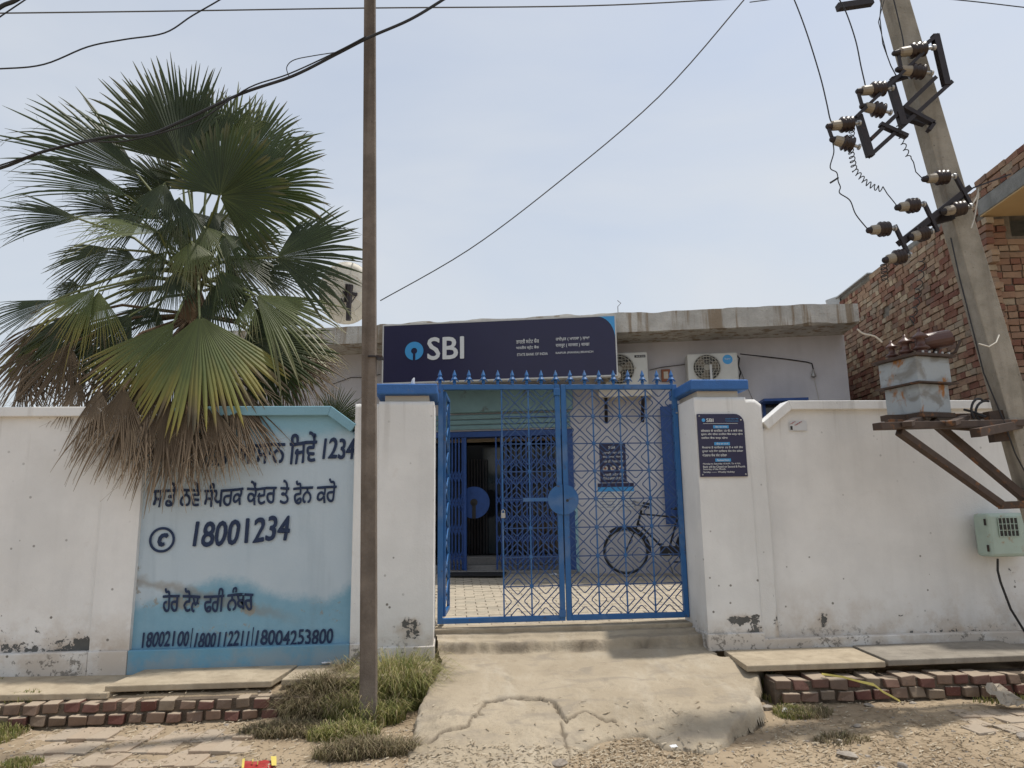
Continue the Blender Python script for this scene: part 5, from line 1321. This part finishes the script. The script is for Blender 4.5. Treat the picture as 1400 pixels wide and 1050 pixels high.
wire('thin cable in the top left corner below the thick one', [(-30, 45), (0, 23), (34, 0), (60, -18)], .006, 5.8)
wire('thin wire in the top right corner', [(1280, -3), (1340, 3), (1400, 10), (1450, 15)], .007, 7)
wire('thin line above the pole arm at the top centre right', [(1025, 3), (1055, -1), (1075, -5), (1110, -15)], .006, 7, WIREG)
UW = UY+FY-.03
wire('left line dropping to the outer switch insulator', [(1075, -20), (1086, 0), (1103, 45), (1121, 103), (1130, 140), (1135, 163), (1140, 170)], .006, UW)
wire('middle line dropping to the inner switch insulator', [(1138, -20), (1148, 0), (1158, 20), (1170, 56), (1177, 90), (1182, 112), (1184, 122)], .006, UW)
wire('right line dropping to the upper switch insulator', [(1217, -20), (1222, 0), (1228, 25), (1234, 51), (1236, 66)], .006, UW)
wire('loose wire with a knot hanging below the left switch insulator', [(1138, 192), (1140, 208), (1135, 229), (1144, 236), (1146, 248), (1149, 256), (1148, 264), (1162, 274), (1170, 293), (1186, 313)], .005, UW)
wire('short stub twisted to the loose wire', [(1146, 243), (1140, 247), (1135, 250)], .008, UW)
def coil(label, pts, r, turns, Y, tail=()):
    P_ = [at(p[0], p[1], Y) for p in pts]; L_ = [0]
    for a_, b_ in zip(P_[:-1], P_[1:]): L_.append(L_[-1]+(b_-a_).length)
    out = []; n = turns*10
    for i in range(n+1):
        s_ = L_[-1]*i/n; k = max(j for j in range(len(L_)-1) if L_[j] <= s_+1e-9); t = (s_-L_[k])/(L_[k+1]-L_[k]); c = P_[k].lerp(P_[k+1], t); d = (P_[k+1]-P_[k]).normalized()
        e1_ = d.cross(Vector((0, 1, 0))).normalized(); e2_ = Vector((0, 1, 0)); a_ = 2*PI*turns*i/n; out.append(c+(e1_*math.cos(a_)+e2_*math.sin(a_)+d*.35*math.sin(a_))*r)
    out += [at(p[0], p[1], Y) for p in tail]
    return tag(MB().ring(out, .0045, 5).build('coiled_wire', WIRE), label, 'wire')
coil('long coiled wire drooping from the left switch to the lower insulator', [(1165, 172), (1163, 205), (1168, 232), (1182, 248), (1195, 256), (1207, 259)], .022, 18, UW, [(1213, 265), (1222, 276), (1228, 284)])
coil('short coiled wire beside the leaning pole', [(1228, 168), (1233, 192), (1243, 217)], .018, 6, UW, [(1249, 222), (1252, 235), (1260, 243)])
coil('coiled wire hanging from the lower fuse insulators over the brick house', [(1262, 352), (1258, 385), (1252, 420), (1246, 440)], .022, 7, UW, [(1243, 434), (1250, 445)])
coil('small coiled wire below the lowest left insulator', [(1208, 360), (1210, 385)], .024, 5, UW)
tag(MB().ring([at(p[0], p[1], UW) for p in ((1328, 282), (1335, 270), (1338, 258), (1337, 270), (1332, 300), (1328, 312))], .006, 5).build('wire', WIREW), 'pale wire looped beside the right end of the fuse crossarm', 'wire')
wire('pale wire end sticking out beside the leftmost bushing', [(1172, 450), (1180, 456), (1196, 460), (1206, 468)], .007, 5.5, WIREW)

# ------------------------------------------------------------ palm
palm = empty('palm_tree', 'bushy fan palm with a brown dead skirt behind the blue painted wall', 'palm tree', (at(267, 600, 7.45).x, 7.45, .1))
PO = palm.location.copy(); YT = 7.45
def PW(px, py, Y): return at(px, py, Y)-PO
tpts = [Vector((0, 0, 0)), Vector((.01, 0, 1.2)), PW(268, 520, YT), PW(268, 470, YT), PW(266, 430, YT), PW(265, 395, YT)]
MB().ring(tpts, [.24, .20, .19, .17, .15, .07], 12).build('trunk', TRUNK, palm, smooth=True)
CROWN = PW(265, 365, YT)
def fan(hub, tip, hy, ty, mat, spread=150, nseg=44, droop=.25, nrm=(0, -1, .25), fold=.22, split=.55, curl=.6, seed=0, base=None, pet=PETI, lenv=.2):
    H_ = PW(*hub, hy); T_ = PW(*tip, ty); T_.z += (droop*.45+curl*.10)*(T_-H_).length; m_ = T_-H_; R_ = m_.length; m_.normalize()
    n_ = Vector(nrm); n_ = (n_-m_*n_.dot(m_)).normalized(); s_ = n_.cross(m_)
    nseg = min(nseg, int(spread/3.4)+7)
    rs_ = np.random.RandomState(seed+100); mb = MB(); A_t = []; A_r = []
    dth = math.radians(spread)/nseg; st_ = [.03, .25, .5, .68, .82, .93, 1.0]
    for i in range(nseg):
        a_ = -math.radians(spread)/2+(i+.5)*dth
        d_ = m_*math.cos(a_)+s_*math.sin(a_)+n_*(-.18*math.sin(abs(a_))*1.0)
        Ls = R_*(1-lenv+lenv*math.cos(a_*.8))*rs_.uniform(.88, 1.06); rr_ = rs_.rand(); b0_ = len(mb.v)
        per = n_.cross(d_).normalized(); dr_ = droop*(rs_.uniform(.2, 2.6) if mat is LEAFX else 1+.25*math.sin(a_*3+seed)); cu = curl*rs_.uniform(.2, 1.9) if rs_.rand() < .6 else curl*.15
        cu *= .35+1.5*abs(math.sin(a_))*(1 if (a_ > 0) == (seed % 2 == 0) else .4); sidew = rs_.uniform(-.05, .05)*(3.5 if mat is LEAFX else 1)
        sp_ = split*(rs_.uniform(.5, 1.2) if mat is LEAFX else rs_.uniform(.85, 1.15))
        for t in st_:
            r = Ls*t; hw_ = r*dth*.54
            if t > sp_: hw_ = max(.0015, Ls*sp_*dth*.54*(1-.55*(t-sp_)/(1-sp_)-.4*((t-sp_)/(1-sp_))**4))
            c = H_+d_*r+Vector((0, 0, -1))*(dr_*R_*t*t*.5+cu*Ls*max(0, t-.55)**2*1.6)+per*sidew*Ls*max(0, t-.5)
            # keep blade length when it droops hard
            f_ = fold*hw_
            for q in (-1, 0, 1):
                mb.v.append(tuple(c+per*hw_*q+n_*(f_ if q == 0 else -f_))); A_t.append(t); A_r.append(rr_)
        for k in range(len(st_)-1):
            a = b0_+k*3
            mb.f += [(a, a+1, a+4, a+3), (a+1, a+2, a+5, a+4)]
    # loose threads between the tips
    for i in range(5):
        a_ = rs_.uniform(-1, 1)*math.radians(spread)/2; d_ = m_*math.cos(a_)+s_*math.sin(a_); p_ = H_+d_*R_*rs_.uniform(.6, .9)
        q_ = [p_+Vector((rs_.uniform(-.03, .03)*k, rs_.uniform(-.03, .03)*k, -.05*k*rs_.uniform(.6, 1.3)+.01*k)) for k in range(5)]
        b_ = len(mb.v); mb.ring(q_, .0011, 3, False); k_ = len(mb.v)-b_; A_t += [1.0]*k_; A_r += [.2]*k_
    o = mb.build('frond', mat, palm, attrs={'t': A_t, 'rnd': A_r})
    B_ = PW(*base, YT) if base else CROWN+Vector((rs_.uniform(-.12, .12), rs_.uniform(-.1, .1), rs_.uniform(-.3, .05)))
    midp = (B_+H_)/2+Vector((0, 0, .10*(B_-H_).length)); MB().ring([B_, midp, H_, H_+m_*.04], [.018, .014, .010, .004], 6).build('stalk', pet, o)
    return o
G_, D_, Lg, Y_, X_ = LEAFG, LEAFD, LEAFL, LEAFY, LEAFX
up = (0, -.75, .65); dn = (0, -.8, -.5)
# upper crown
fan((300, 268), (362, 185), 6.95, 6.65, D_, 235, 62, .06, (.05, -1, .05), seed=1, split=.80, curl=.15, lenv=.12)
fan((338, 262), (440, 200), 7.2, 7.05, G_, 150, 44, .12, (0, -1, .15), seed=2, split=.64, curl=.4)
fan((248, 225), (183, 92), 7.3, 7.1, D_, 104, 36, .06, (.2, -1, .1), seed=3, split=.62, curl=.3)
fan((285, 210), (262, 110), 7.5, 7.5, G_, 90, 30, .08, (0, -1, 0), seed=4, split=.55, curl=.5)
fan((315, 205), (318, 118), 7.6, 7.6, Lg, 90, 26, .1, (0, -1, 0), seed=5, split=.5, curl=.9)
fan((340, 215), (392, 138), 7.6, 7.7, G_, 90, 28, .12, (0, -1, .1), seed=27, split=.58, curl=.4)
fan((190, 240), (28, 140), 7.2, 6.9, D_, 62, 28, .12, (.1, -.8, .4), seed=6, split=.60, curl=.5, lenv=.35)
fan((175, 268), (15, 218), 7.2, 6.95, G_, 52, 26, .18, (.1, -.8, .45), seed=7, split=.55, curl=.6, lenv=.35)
fan((110, 300), (-5, 288), 7.3, 7.0, D_, 70, 28, .15, (.1, -.8, .4), seed=9, split=.58, curl=.5)
fan((218, 318), (85, 312), 6.9, 6.65, Lg, 78, 34, .32, (.2, -.6, .7), seed=10, split=.5, curl=1.6)
fan((225, 250), (195, 330), 6.95, 6.8, D_, 90, 28, .3, (.1, -.8, .4), seed=11, split=.5, curl=1.1)
fan((378, 352), (500, 322), 7.0, 6.8, D_, 130, 44, .12, (0, -.9, .35), seed=12, split=.68, curl=.5)
fan((345, 370), (440, 385), 7.4, 7.3, D_, 90, 30, .3, (0, -.8, .4), seed=14, split=.5, curl=1.0)
fan((280, 310), (300, 385), 7.2, 7.0, Lg, 100, 28, .35, (0, -.9, .3), seed=15, split=.45, curl=1.2)
fan((215, 378), (160, 400), 7.6, 7.7, D_, 130, 34, .15, (0, -.9, .3), seed=16, split=.7, curl=.5)
for i, (h_, t_, hy, ty, mt, sp, ds, cl) in enumerate([((245, 270), (222, 345), 7.0, 6.8, D_, 100, .4, 1.3), ((305, 320), (345, 390), 7.15, 7.0, G_, 100, .4, 1.2), ((262, 330), (262, 400), 7.0, 6.85, Lg, 110, .3, 1.3),
        ((225, 345), (170, 400), 7.3, 7.1, D_, 90, .35, 1.1), ((310, 350), (385, 425), 7.35, 7.25, D_, 100, .3, 1.0), ((225, 285), (150, 270), 7.7, 7.7, D_, 80, .3, .9),
        ((305, 285), (375, 300), 7.7, 7.7, D_, 90, .3, .9), ((255, 200), (200, 170), 7.8, 7.9, D_, 90, .15, .5), ((395, 375), (470, 385), 7.5, 7.5, D_, 80, .35, 1.0), ((290, 390), (335, 460), 7.1, 6.95, D_, 120, .2, .8), ((215, 420), (165, 470), 7.3, 7.1, D_, 120, .2, .8)]):
    fan(h_, t_, hy, ty, mt, sp, 32, ds, (.05*(i % 3-1), -.9, .3), seed=80+i, split=.5, curl=cl)
for i, (h_, t_, hy, ty, mt, sp, ds, cl) in enumerate([((195, 300), (120, 330), 7.3, 7.2, D_, 100, .3, 1.2), ((160, 290), (80, 265), 7.6, 7.6, D_, 70, .25, .7), ((185, 355), (110, 365), 7.4, 7.4, D_, 100, .3, 1.1), ((330, 330), (410, 345), 7.6, 7.6, G_, 100, .3, .9),
        ((240, 370), (235, 440), 7.0, 6.9, D_, 90, .25, 1.0), ((262, 290), (262, 350), 7.3, 7.2, D_, 160, .3, 1.0), ((300, 370), (330, 430), 7.0, 6.9, G_, 80, .25, 1.0), ((235, 300), (215, 380), 7.1, 7.0, G_, 90, .3, 1.3), ((290, 290), (320, 350), 7.3, 7.2, D_, 110, .3, 1.0)]):
    fan(h_, t_, hy, ty, mt, sp, 32, ds, (.05*(i % 3-1), -.9, .3), seed=120+i, split=.5, curl=cl)
for i, (h_, t_, hy, ty, mt, sp, ds, cl) in enumerate([((232, 262), (165, 215), 7.6, 7.6, D_, 90, .15, .4), ((215, 300), (150, 250), 7.65, 7.65, G_, 80, .2, .5), ((290, 262), (245, 185), 7.6, 7.6, D_, 110, .1, .3), ((320, 270), (300, 190), 7.5, 7.5, D_, 120, .1, .3),
        ((250, 218), (222, 78), 7.35, 7.2, D_, 60, .05, .25), ((120, 430), (40, 520), 7.15, 7.0, D_, 100, .2, .6), ((75, 440), (10, 540), 7.2, 7.05, Y_, 80, .2, .6), ((180, 430), (95, 520), 7.1, 6.95, D_, 90, .2, .5), ((150, 340), (60, 385), 7.5, 7.5, D_, 80, .3, .8), ((350, 420), (400, 500), 7.3, 7.2, D_, 110, .2, .5)]):
    fan(h_, t_, hy, ty, mt, sp, 34, ds, (.05*(i % 3-1), -.95, .2), seed=160+i, split=.62, curl=cl)
for i, (a_, b_) in enumerate((((262, 395), (250, 340)), ((262, 395), (275, 330)), ((262, 395), (235, 350)), ((262, 395), (290, 350)), ((262, 400), (262, 340)))):
    pa, pb_ = PW(*a_, 7.3), PW(*b_, 7.25); m = MB(); m.beam(pa, pb_, .06, .02, (0, 1, 0), .02, .01); m.build('leaf_base', PETD if i % 2 else PETI, palm)
# lower green and yellowing leaves
fan((273, 432), (268, 588), 6.75, 6.42, Y_, 112, 36, .04, (0, -1, .15), seed=19, split=.66, curl=.12, base=(268, 370), lenv=.10)
fan((238, 440), (138, 548), 6.9, 6.55, Y_, 66, 28, .08, (.1, -.9, .3), seed=20, split=.6, curl=.25)
fan((350, 403), (452, 480), 6.9, 6.65, Lg, 74, 32, .2, (-.1, -.8, .4), seed=21, split=.55, curl=.5)
fan((343, 405), (330, 470), 6.9, 6.75, Lg, 50, 14, .2, (-.1, -.8, .4), seed=31, split=.4, curl=.3)
fan((345, 465), (432, 540), 7.2, 7.0, D_, 110, 36, .1, (0, -.95, .1), seed=22, split=.7, curl=.3)
fan((390, 460), (455, 530), 7.5, 7.3, Y_, 70, 26, .25, (0, -.8, .4), seed=23, split=.5, curl=.6)
fan((130, 395), (45, 470), 7.0, 6.7, Y_, 80, 30, .25, (.1, -.8, .5), seed=24, split=.5, curl=.9)
fan((135, 398), (125, 490), 7.0, 6.85, Y_, 70, 24, .2, (.1, -.9, .3), seed=26, split=.45, curl=.5)
fan((75, 410), (-30, 445), 7.3, 7.1, D_, 54, 24, .12, (.1, -.8, .4), seed=25, split=.5, curl=.4)
fan((110, 392), (65, 400), 7.5, 7.5, D_, 90, 26, .3, (0, -.9, .3), seed=29, split=.7, curl=.8)
# dead skirt
for i, (h_, t_, hy, ty, sp, ds) in enumerate([((205, 520), (190, 655), 6.7, 6.42, 85, .1), ((265, 520), (258, 668), 6.65, 6.36, 80, .1), ((318, 520), (318, 650), 6.7, 6.42, 75, .1),
        ((150, 520), (130, 625), 6.8, 6.5, 60, .15), ((95, 470), (40, 575), 7.0, 6.8, 95, .2), ((45, 480), (-15, 575), 7.1, 6.9, 90, .2), ((300, 500), (350, 600), 7.0, 6.85, 70, .2),
        ((200, 470), (130, 600), 7.2, 6.9, 80, .2), ((385, 470), (430, 560), 7.5, 7.4, 90, .2), ((240, 500), (215, 640), 7.05, 6.8, 80, .1), ((290, 500), (300, 625), 7.05, 6.8, 80, .1), ((160, 460), (70, 560), 7.4, 7.2, 90, .2), ((228, 545), (215, 690), 6.6, 6.36, 60, .08), ((180, 560), (165, 660), 6.6, 6.38, 60, .08), ((125, 440), (20, 545), 7.5, 7.4, 80, .2), ((250, 540), (250, 650), 6.62, 6.4, 90, .05), ((215, 500), (165, 640), 6.9, 6.6, 70, .1), ((320, 540), (335, 640), 6.65, 6.42, 60, .05), ((60, 440), (0, 520), 7.2, 7.1, 90, .2), ((380, 480), (440, 560), 7.3, 7.2, 80, .1), ((30, 510), (60, 570), 7.1, 7.0, 90, .1), ((135, 530), (120, 620), 6.62, 6.44, 60, .1), ((110, 520), (80, 585), 6.8, 6.6, 60, .1), ((170, 530), (140, 655), 6.6, 6.4, 70, .05), ((255, 560), (235, 690), 6.56, 6.38, 50, .03), ((295, 560), (300, 660), 6.56, 6.38, 60, .03)]):
    fan(h_, t_, hy, ty, X_, sp, 30, ds, (.05*(i % 3-1), -1, .1), seed=40+i, split=.5, curl=.3, fold=.35, base=(266, 430), pet=PETD, lenv=.3)
# young palm behind the wall, right of the big one
palm2 = empty('palm_tree', 'small green young palm peeping over the wall beside the brown pole', 'palm tree', (at(455, 600, 7.9).x, 7.9, .1)); PO = palm2.location.copy(); palm_, palm = palm, palm2; YT = 7.9; CROWN = PW(452, 590, YT)
fan((455, 575), (478, 530), 7.9, 7.8, G_, 120, 26, .1, (0, -1, .2), seed=60, split=.4, curl=.3, base=(455, 610)); fan((440, 585), (430, 545), 8, 8, D_, 120, 24, .1, (0, -1, .2), seed=61, split=.4, curl=.3, base=(450, 610))
fan((470, 590), (500, 560), 7.9, 7.8, G_, 90, 24, .1, (0, -1, .2), seed=62, split=.4, curl=.3, base=(455, 610))
MB().ring([(0, 0, 0), PW(455, 612, YT)], .05, 8).build('trunk', TRUNK, palm2)
palm = palm_

# ------------------------------------------------------------ grass, straw, stones, litter
def blades(name, label, cat, spots, n, h, mat, seed, wdt=.007, lean=.5, stops=None):
    rs_ = np.random.RandomState(seed); V = []; Fc = []; R_ = []
    wsum = sum(s_[4] for s_ in spots)
    for s_ in spots:
        k_ = int(n*s_[4]/wsum)
        for _ in range(k_):
            r = math.sqrt(rs_.rand()); a_ = rs_.uniform(0, 2*PI); x = s_[0]+s_[2]*r*math.cos(a_); y = s_[1]+s_[3]*r*math.sin(a_); z = surf(x, y)
            hh = h*s_[5]*rs_.uniform(.4, 1.15)*(1-.45*r); az_ = rs_.uniform(0, 2*PI); ln = lean*rs_.uniform(.2, 1.5); dx, dy = math.cos(az_)*ln*hh, math.sin(az_)*ln*hh
            px, py = -math.sin(az_+rs_.uniform(-1, 1))*wdt/2, math.cos(az_)*wdt/2; b_ = len(V)
            k1, k2, kt = .22, .60, 1.0; h1, h2, ht = .48, .84, max(.35, 1.02-.33*ln)
            V += [(x-px, y-py, z-.01), (x+px, y+py, z-.01), (x+dx*k1-px*.9, y+dy*k1-py*.9, z+hh*h1), (x+dx*k1+px*.9, y+dy*k1+py*.9, z+hh*h1), (x+dx*k2-px*.6, y+dy*k2-py*.6, z+hh*h2), (x+dx*k2+px*.6, y+dy*k2+py*.6, z+hh*h2), (x+dx*kt, y+dy*kt, z+hh*ht)]
            Fc += [(b_, b_+1, b_+3, b_+2), (b_+2, b_+3, b_+5, b_+4), (b_+4, b_+5, b_+6)]; q = rs_.rand()**1.1; R_ += [q*.8, q*.8, q, q, min(1, q*1.15), min(1, q*1.15), min(1, q*1.2)]
    m = MB(); m.v = V; m.f = Fc; o = m.build(name, mat, attrs={'rnd': R_}); tag(o, label, cat, kind='stuff'); return o
_SX, _SY = np.arange(-5.5, 6.8, .03), np.arange(3.5, 7.3, .03); _SG = gz(*np.meshgrid(_SX, _SY)); _RG = ramp_z(*np.meshgrid(_SX, _SY)); _IG = poly_sd(*np.meshgrid(_SX, _SY), rp2)
def look(G, x, y): return float(G[min(max(int(round((y-3.5)/.03)), 0), len(_SY)-1), min(max(int(round((x+5.5)/.03)), 0), len(_SX)-1)])
def surf(x, y): return look(_SG, x, y)
g = atz
def spot(px, py, rx, ry, wt, hs=1.0, z=-.25): p = g(px, py, z); return (p.x, p.y, rx, ry, wt, hs)
blades('grass', 'tall green and yellow grass tuft beside the brown pole', 'grass', [spot(540, 965, .32, .24, 3, 1.1), spot(568, 950, .18, .22, 1.2, 1.0), spot(545, 930, .25, .2, 1, 1.15), spot(500, 985, .3, .2, 1.4, .6), spot(470, 1005, .26, .10, .7, .35)], 9500, .44, GRASSG, 1, .006, 1.0)
blades('dry_grass', 'dry brown weeds spreading left of the tall grass', 'grass', [spot(440, 980, .32, .15, 2, .8), spot(390, 1000, .34, .12, 1.0, .4), spot(485, 962, .12, .12, 1, 1), spot(500, 1025, .35, .1, 1, .5)], 9000, .30, GRASSD, 2, .005, 1.3)
blades('grass', 'low grass patch at the lower left corner', 'grass', [spot(8, 1000, .16, .28, 1, .8), spot(30, 1035, .14, .1, .5, .5), spot(-20, 975, .12, .2, .6, .9)], 2200, .12, GRASSG, 3)
blades('weeds', 'low green weeds in the corner right of the ramp', 'weeds', [spot(1062, 955, .12, .2, 1.3, .8), spot(1085, 975, .16, .12, 1, .6), spot(1055, 925, .07, .08, .6, .6, -.15)], 1900, .13, GRASSG, 4, .007)
blades('dry_grass', 'dead brown twigs and grass before the right brick edging', 'grass', [spot(1105, 975, .2, .12, 1, .7), spot(1180, 945, .16, .08, 1, 1), spot(1150, 1005, .2, .1, .6, .5)], 1500, .13, GRASSD, 5, .005, 1.0)
blades('weeds', 'thin weeds growing on the slab edge at the far right', 'weeds', [spot(1370, 905, .3, .04, 1, .6, .04), spot(1395, 900, .1, .05, 1, .9, .04)], 260, .12, GRASSG, 6)
# weeds on slab sit on it
# flat straw and chaff
rs_ = np.random.RandomState(11); V = []; Fc = []; R_ = []
def chaff(n, px0, px1, py0, py1, smin, smax, dens=None):
    for _ in range(n):
        px, py = rs_.uniform(px0, px1), rs_.uniform(py0, py1)
        p = g(px, py, -.27); x, y = p.x, p.y
        if dens and rs_.rand() > dens(x, y): continue
        z = surf(x, y)
        if look(_IG, x, y) > -.0 and (y > 5.05 and rs_.rand() < .93): continue
        if look(_IG, x, y) > -.02: z = max(z, look(_RG, x, y))
        a_ = rs_.uniform(0, PI); l = rs_.uniform(smin, smax); w_ = rs_.uniform(.0015, .005); dx, dy = math.cos(a_)*l/2, math.sin(a_)*l/2; nx, ny = -math.sin(a_)*w_, math.cos(a_)*w_; t1, t2 = rs_.uniform(0, .012), rs_.uniform(0, .012); b_ = len(V)
        V.extend([(x-dx-nx, y-dy-ny, z+.003+t1), (x+dx-nx, y+dy-ny, z+.003+t2), (x+dx+nx, y+dy+ny, z+.006+t2), (x-dx+nx, y-dy+ny, z+.006+t1)]); Fc.append((b_, b_+1, b_+2, b_+3)); R_.extend([rs_.rand()]*4)
chaff(3400, 0, 1400, 985, 1050, .012, .05); chaff(1500, 790, 960, 990, 1050, .01, .05); chaff(1200, 1060, 1400, 955, 1050, .012, .06); chaff(500, 0, 500, 955, 1000, .01, .03); chaff(500, 560, 800, 1020, 1060, .01, .03)
m = MB(); m.v = V; m.f = Fc; tag(m.build('straw_litter', STRAW, attrs={'rnd': R_}), 'dry straw and chaff scattered over the bare earth', 'straw', kind='stuff')
def rock(rs2, s=1.0, flat=.5):
    bm = bmesh.new(); bmesh.ops.create_icosphere(bm, subdivisions=2, radius=1); ph = rs2.uniform(0, 9, 3)
    for v in bm.verts:
        c = v.co; k = 1+.25*math.sin(c.x*2.6+ph[0])*math.cos(c.y*3+ph[1])+.18*math.sin(c.z*4+ph[2]); v.co = Vector((c.x*k, c.y*k*.75, c.z*k*flat))*s
    me = bpy.data.meshes.new('stone'); bm.to_mesh(me); bm.free(); me.materials.append(STONE); return me
gv = MB(); rs3 = np.random.RandomState(5); base = MB()
for _ in range(900):
    px, py = rs3.uniform(0, 1400), rs3.uniform(960, 1050)
    if 560 < px < 1040 and py < 1020: continue
    p = g(px, py, -.27); z = surf(p.x, p.y); s = rs3.uniform(.004, .014)*(1.5 if rs3.rand() < .1 else 1); b_ = len(gv.v)
    c = [(-1, -1, -.5), (1, -.8, -.5), (.9, 1, -.5), (-.8, .9, -.5), (-.6, -.7, .6), (.6, -.5, .5), (.7, .5, .7), (-.6, .6, .4)]
    a_ = rs3.uniform(0, 6.28); ca, sa = math.cos(a_), math.sin(a_)
    gv.quadbox([(p.x+(x*ca-y*sa)*s, p.y+(x*sa+y*ca)*s*.8, z+zz*s*.7) for x, y, zz in c])
tag(gv.build('gravel', STONE), 'small stones and crumbs lying on the bare earth', 'gravel', kind='stuff')
stones = [((1158, 1024), .06, 'long grey rock lying in the lower right earth'), ((1101, 955), .062, 'squarish stone in the weeds before the right brick edging'), ((1172, 991), .032, 'small round stone above the long grey rock'),
          ((1203, 1040), .045, 'flat grey stone near the bottom edge, right of the long rock'), ((1233, 1036), .035, 'small flat stone beside the bottom flat stone on its right'), ((1157, 958), .045, 'pale stone lying under the yellow strip, left end'),
          ((1188, 966), .035, 'pale flat stone under the middle of the yellow strip'), ((1147, 1010), .03, 'light chip of rubble just above the long rock'), ((292, 1034), .028, 'small pale stone near the red packet'), ((1398, 1004), .05, 'dark stone cut by the right picture edge'),
          ((1050, 972), .05, 'broken concrete lump at the right corner of the ramp'), ((1248, 962), .028, 'white chip beside the right end of the yellow strip'), ((765, 1048), .05, 'cracked concrete lump at the bottom edge of the ramp')]
for (pp, s, lb) in stones:
    p = g(*pp, -.26); z = surf(p.x, p.y)
    if lb.endswith('edge of the ramp'): z = -.25
    me = rock(rs3, s, .5); o = bpy.data.objects.new('stone', me); COL.objects.link(o); o.location = (p.x, p.y, z+s*.2); o.rotation_euler = (rs3.uniform(-.2, .2), rs3.uniform(-.2, .2), rs3.uniform(-.5, .5)); tag(o, lb, 'stone')
# yellow plastic strip
pts = [(1122, 924, -.05, .020), (1150, 928, -.045, .012), (1172, 934, -.05, .022), (1192, 938, -.06, .07), (1205, 948, -.10, .05), (1218, 955, -.15, .045), (1228, 961, -.20, .025)]
m = MB(); ph_ = [g(p[0], p[1], p[2]) for p in pts]
for p, q in zip(ph_, pts):
    w_ = q[3]; m.v += [(p.x-.2*w_, p.y-w_*.6-.02, p.z+.012), (p.x, p.y-.02, p.z+.024), (p.x+.2*w_, p.y+w_*.6-.02, p.z+.014)]
for i in range(len(pts)-1):
    a_ = i*3; m.f += [(a_, a_+1, a_+4, a_+3), (a_+1, a_+2, a_+5, a_+4)]
o = m.build('plastic_strip', YELLOW); o.modifiers.new('s', 'SOLIDIFY').thickness = .003; tag(o, 'yellow plastic strip lying over the right brick edging', 'litter')
def sheet(name, label, px, py, z, w_, d_, mat, rz, tilt=(.1, .1), crumple=.01, seed=0, n=6):
    rs4 = np.random.RandomState(seed); m = MB()
    for j in range(n+1):
        for i in range(n+1): m.v.append(((i/n-.5)*w_+rs4.uniform(-1, 1)*crumple*.4, (j/n-.5)*d_+rs4.uniform(-1, 1)*crumple*.4, rs4.uniform(0, 1)*crumple))
    for j in range(n):
        for i in range(n): a_ = j*(n+1)+i; m.f.append((a_, a_+1, a_+n+2, a_+n+1))
    p = g(px, py, z); o = m.build(name, mat, loc=(p.x, p.y, z+.008)); o.rotation_euler = (tilt[0], tilt[1], rz); o.modifiers.new('s', 'SOLIDIFY').thickness = .002
    return tag(o, label, 'litter')
sheet('paper_scrap', 'white paper scrap in the weeds right of the ramp', 1078, 973, -.24, .085, .05, PAPER, -.5, (.35, .1), .004, 1)
sheet('plastic_sheet', 'crumpled dusty plastic sheet before the bricks at the right edge', 1372, 955, -.2, .26, .22, BAG, .3, (.5, .1), .05, 2, 7)
sheet('paper_scrap', 'small pale scrap just below the ramp edge', 921, 1022, -.25, .05, .03, PAPER, .3, (.2, 0), .004, 3)
sheet('wrapper', 'crumpled blue and white wrapper on the step below the gate', 705, 862, .185, .045, .03, PAPER, .2, (.3, .1), .02, 4)
sheet('wrapper', 'white wrapper lying in the courtyard shade before the collapsible gate', 756, 787, .34, .10, .06, PAPER, .2, (.2, .1), .03, 5)
sheet('paper_scrap', 'torn white paper on the slab below the blue bay', 446, 908, .03, .08, .04, PAPER, .1, (.05, 0), .012, 6)
pk = sheet('snack_packet', 'red and yellow snack packet at the bottom edge', 354, 1049, -.29, .20, .13, REDP, .25, (.08, .04), .014, 7)
m = MB(); m.v = [(.075, -.07, .024), (.105, -.07, .022), (.105, .07, .024), (.070, .07, .028), (-.105, -.07, .024), (-.09, -.07, .024), (-.09, .07, .028), (-.105, .07, .024)]; m.f = [(0, 1, 2, 3), (4, 5, 6, 7)]; m.build('yellow_band', YELLOW, pk)
m = MB()
for k in range(2): m.beam((-.04+.03*k, 0, .022), (-.04+.03*k, .025*(-1)**k, .028), .006, .02)
m.build('printed_mark', YELLOW, pk)
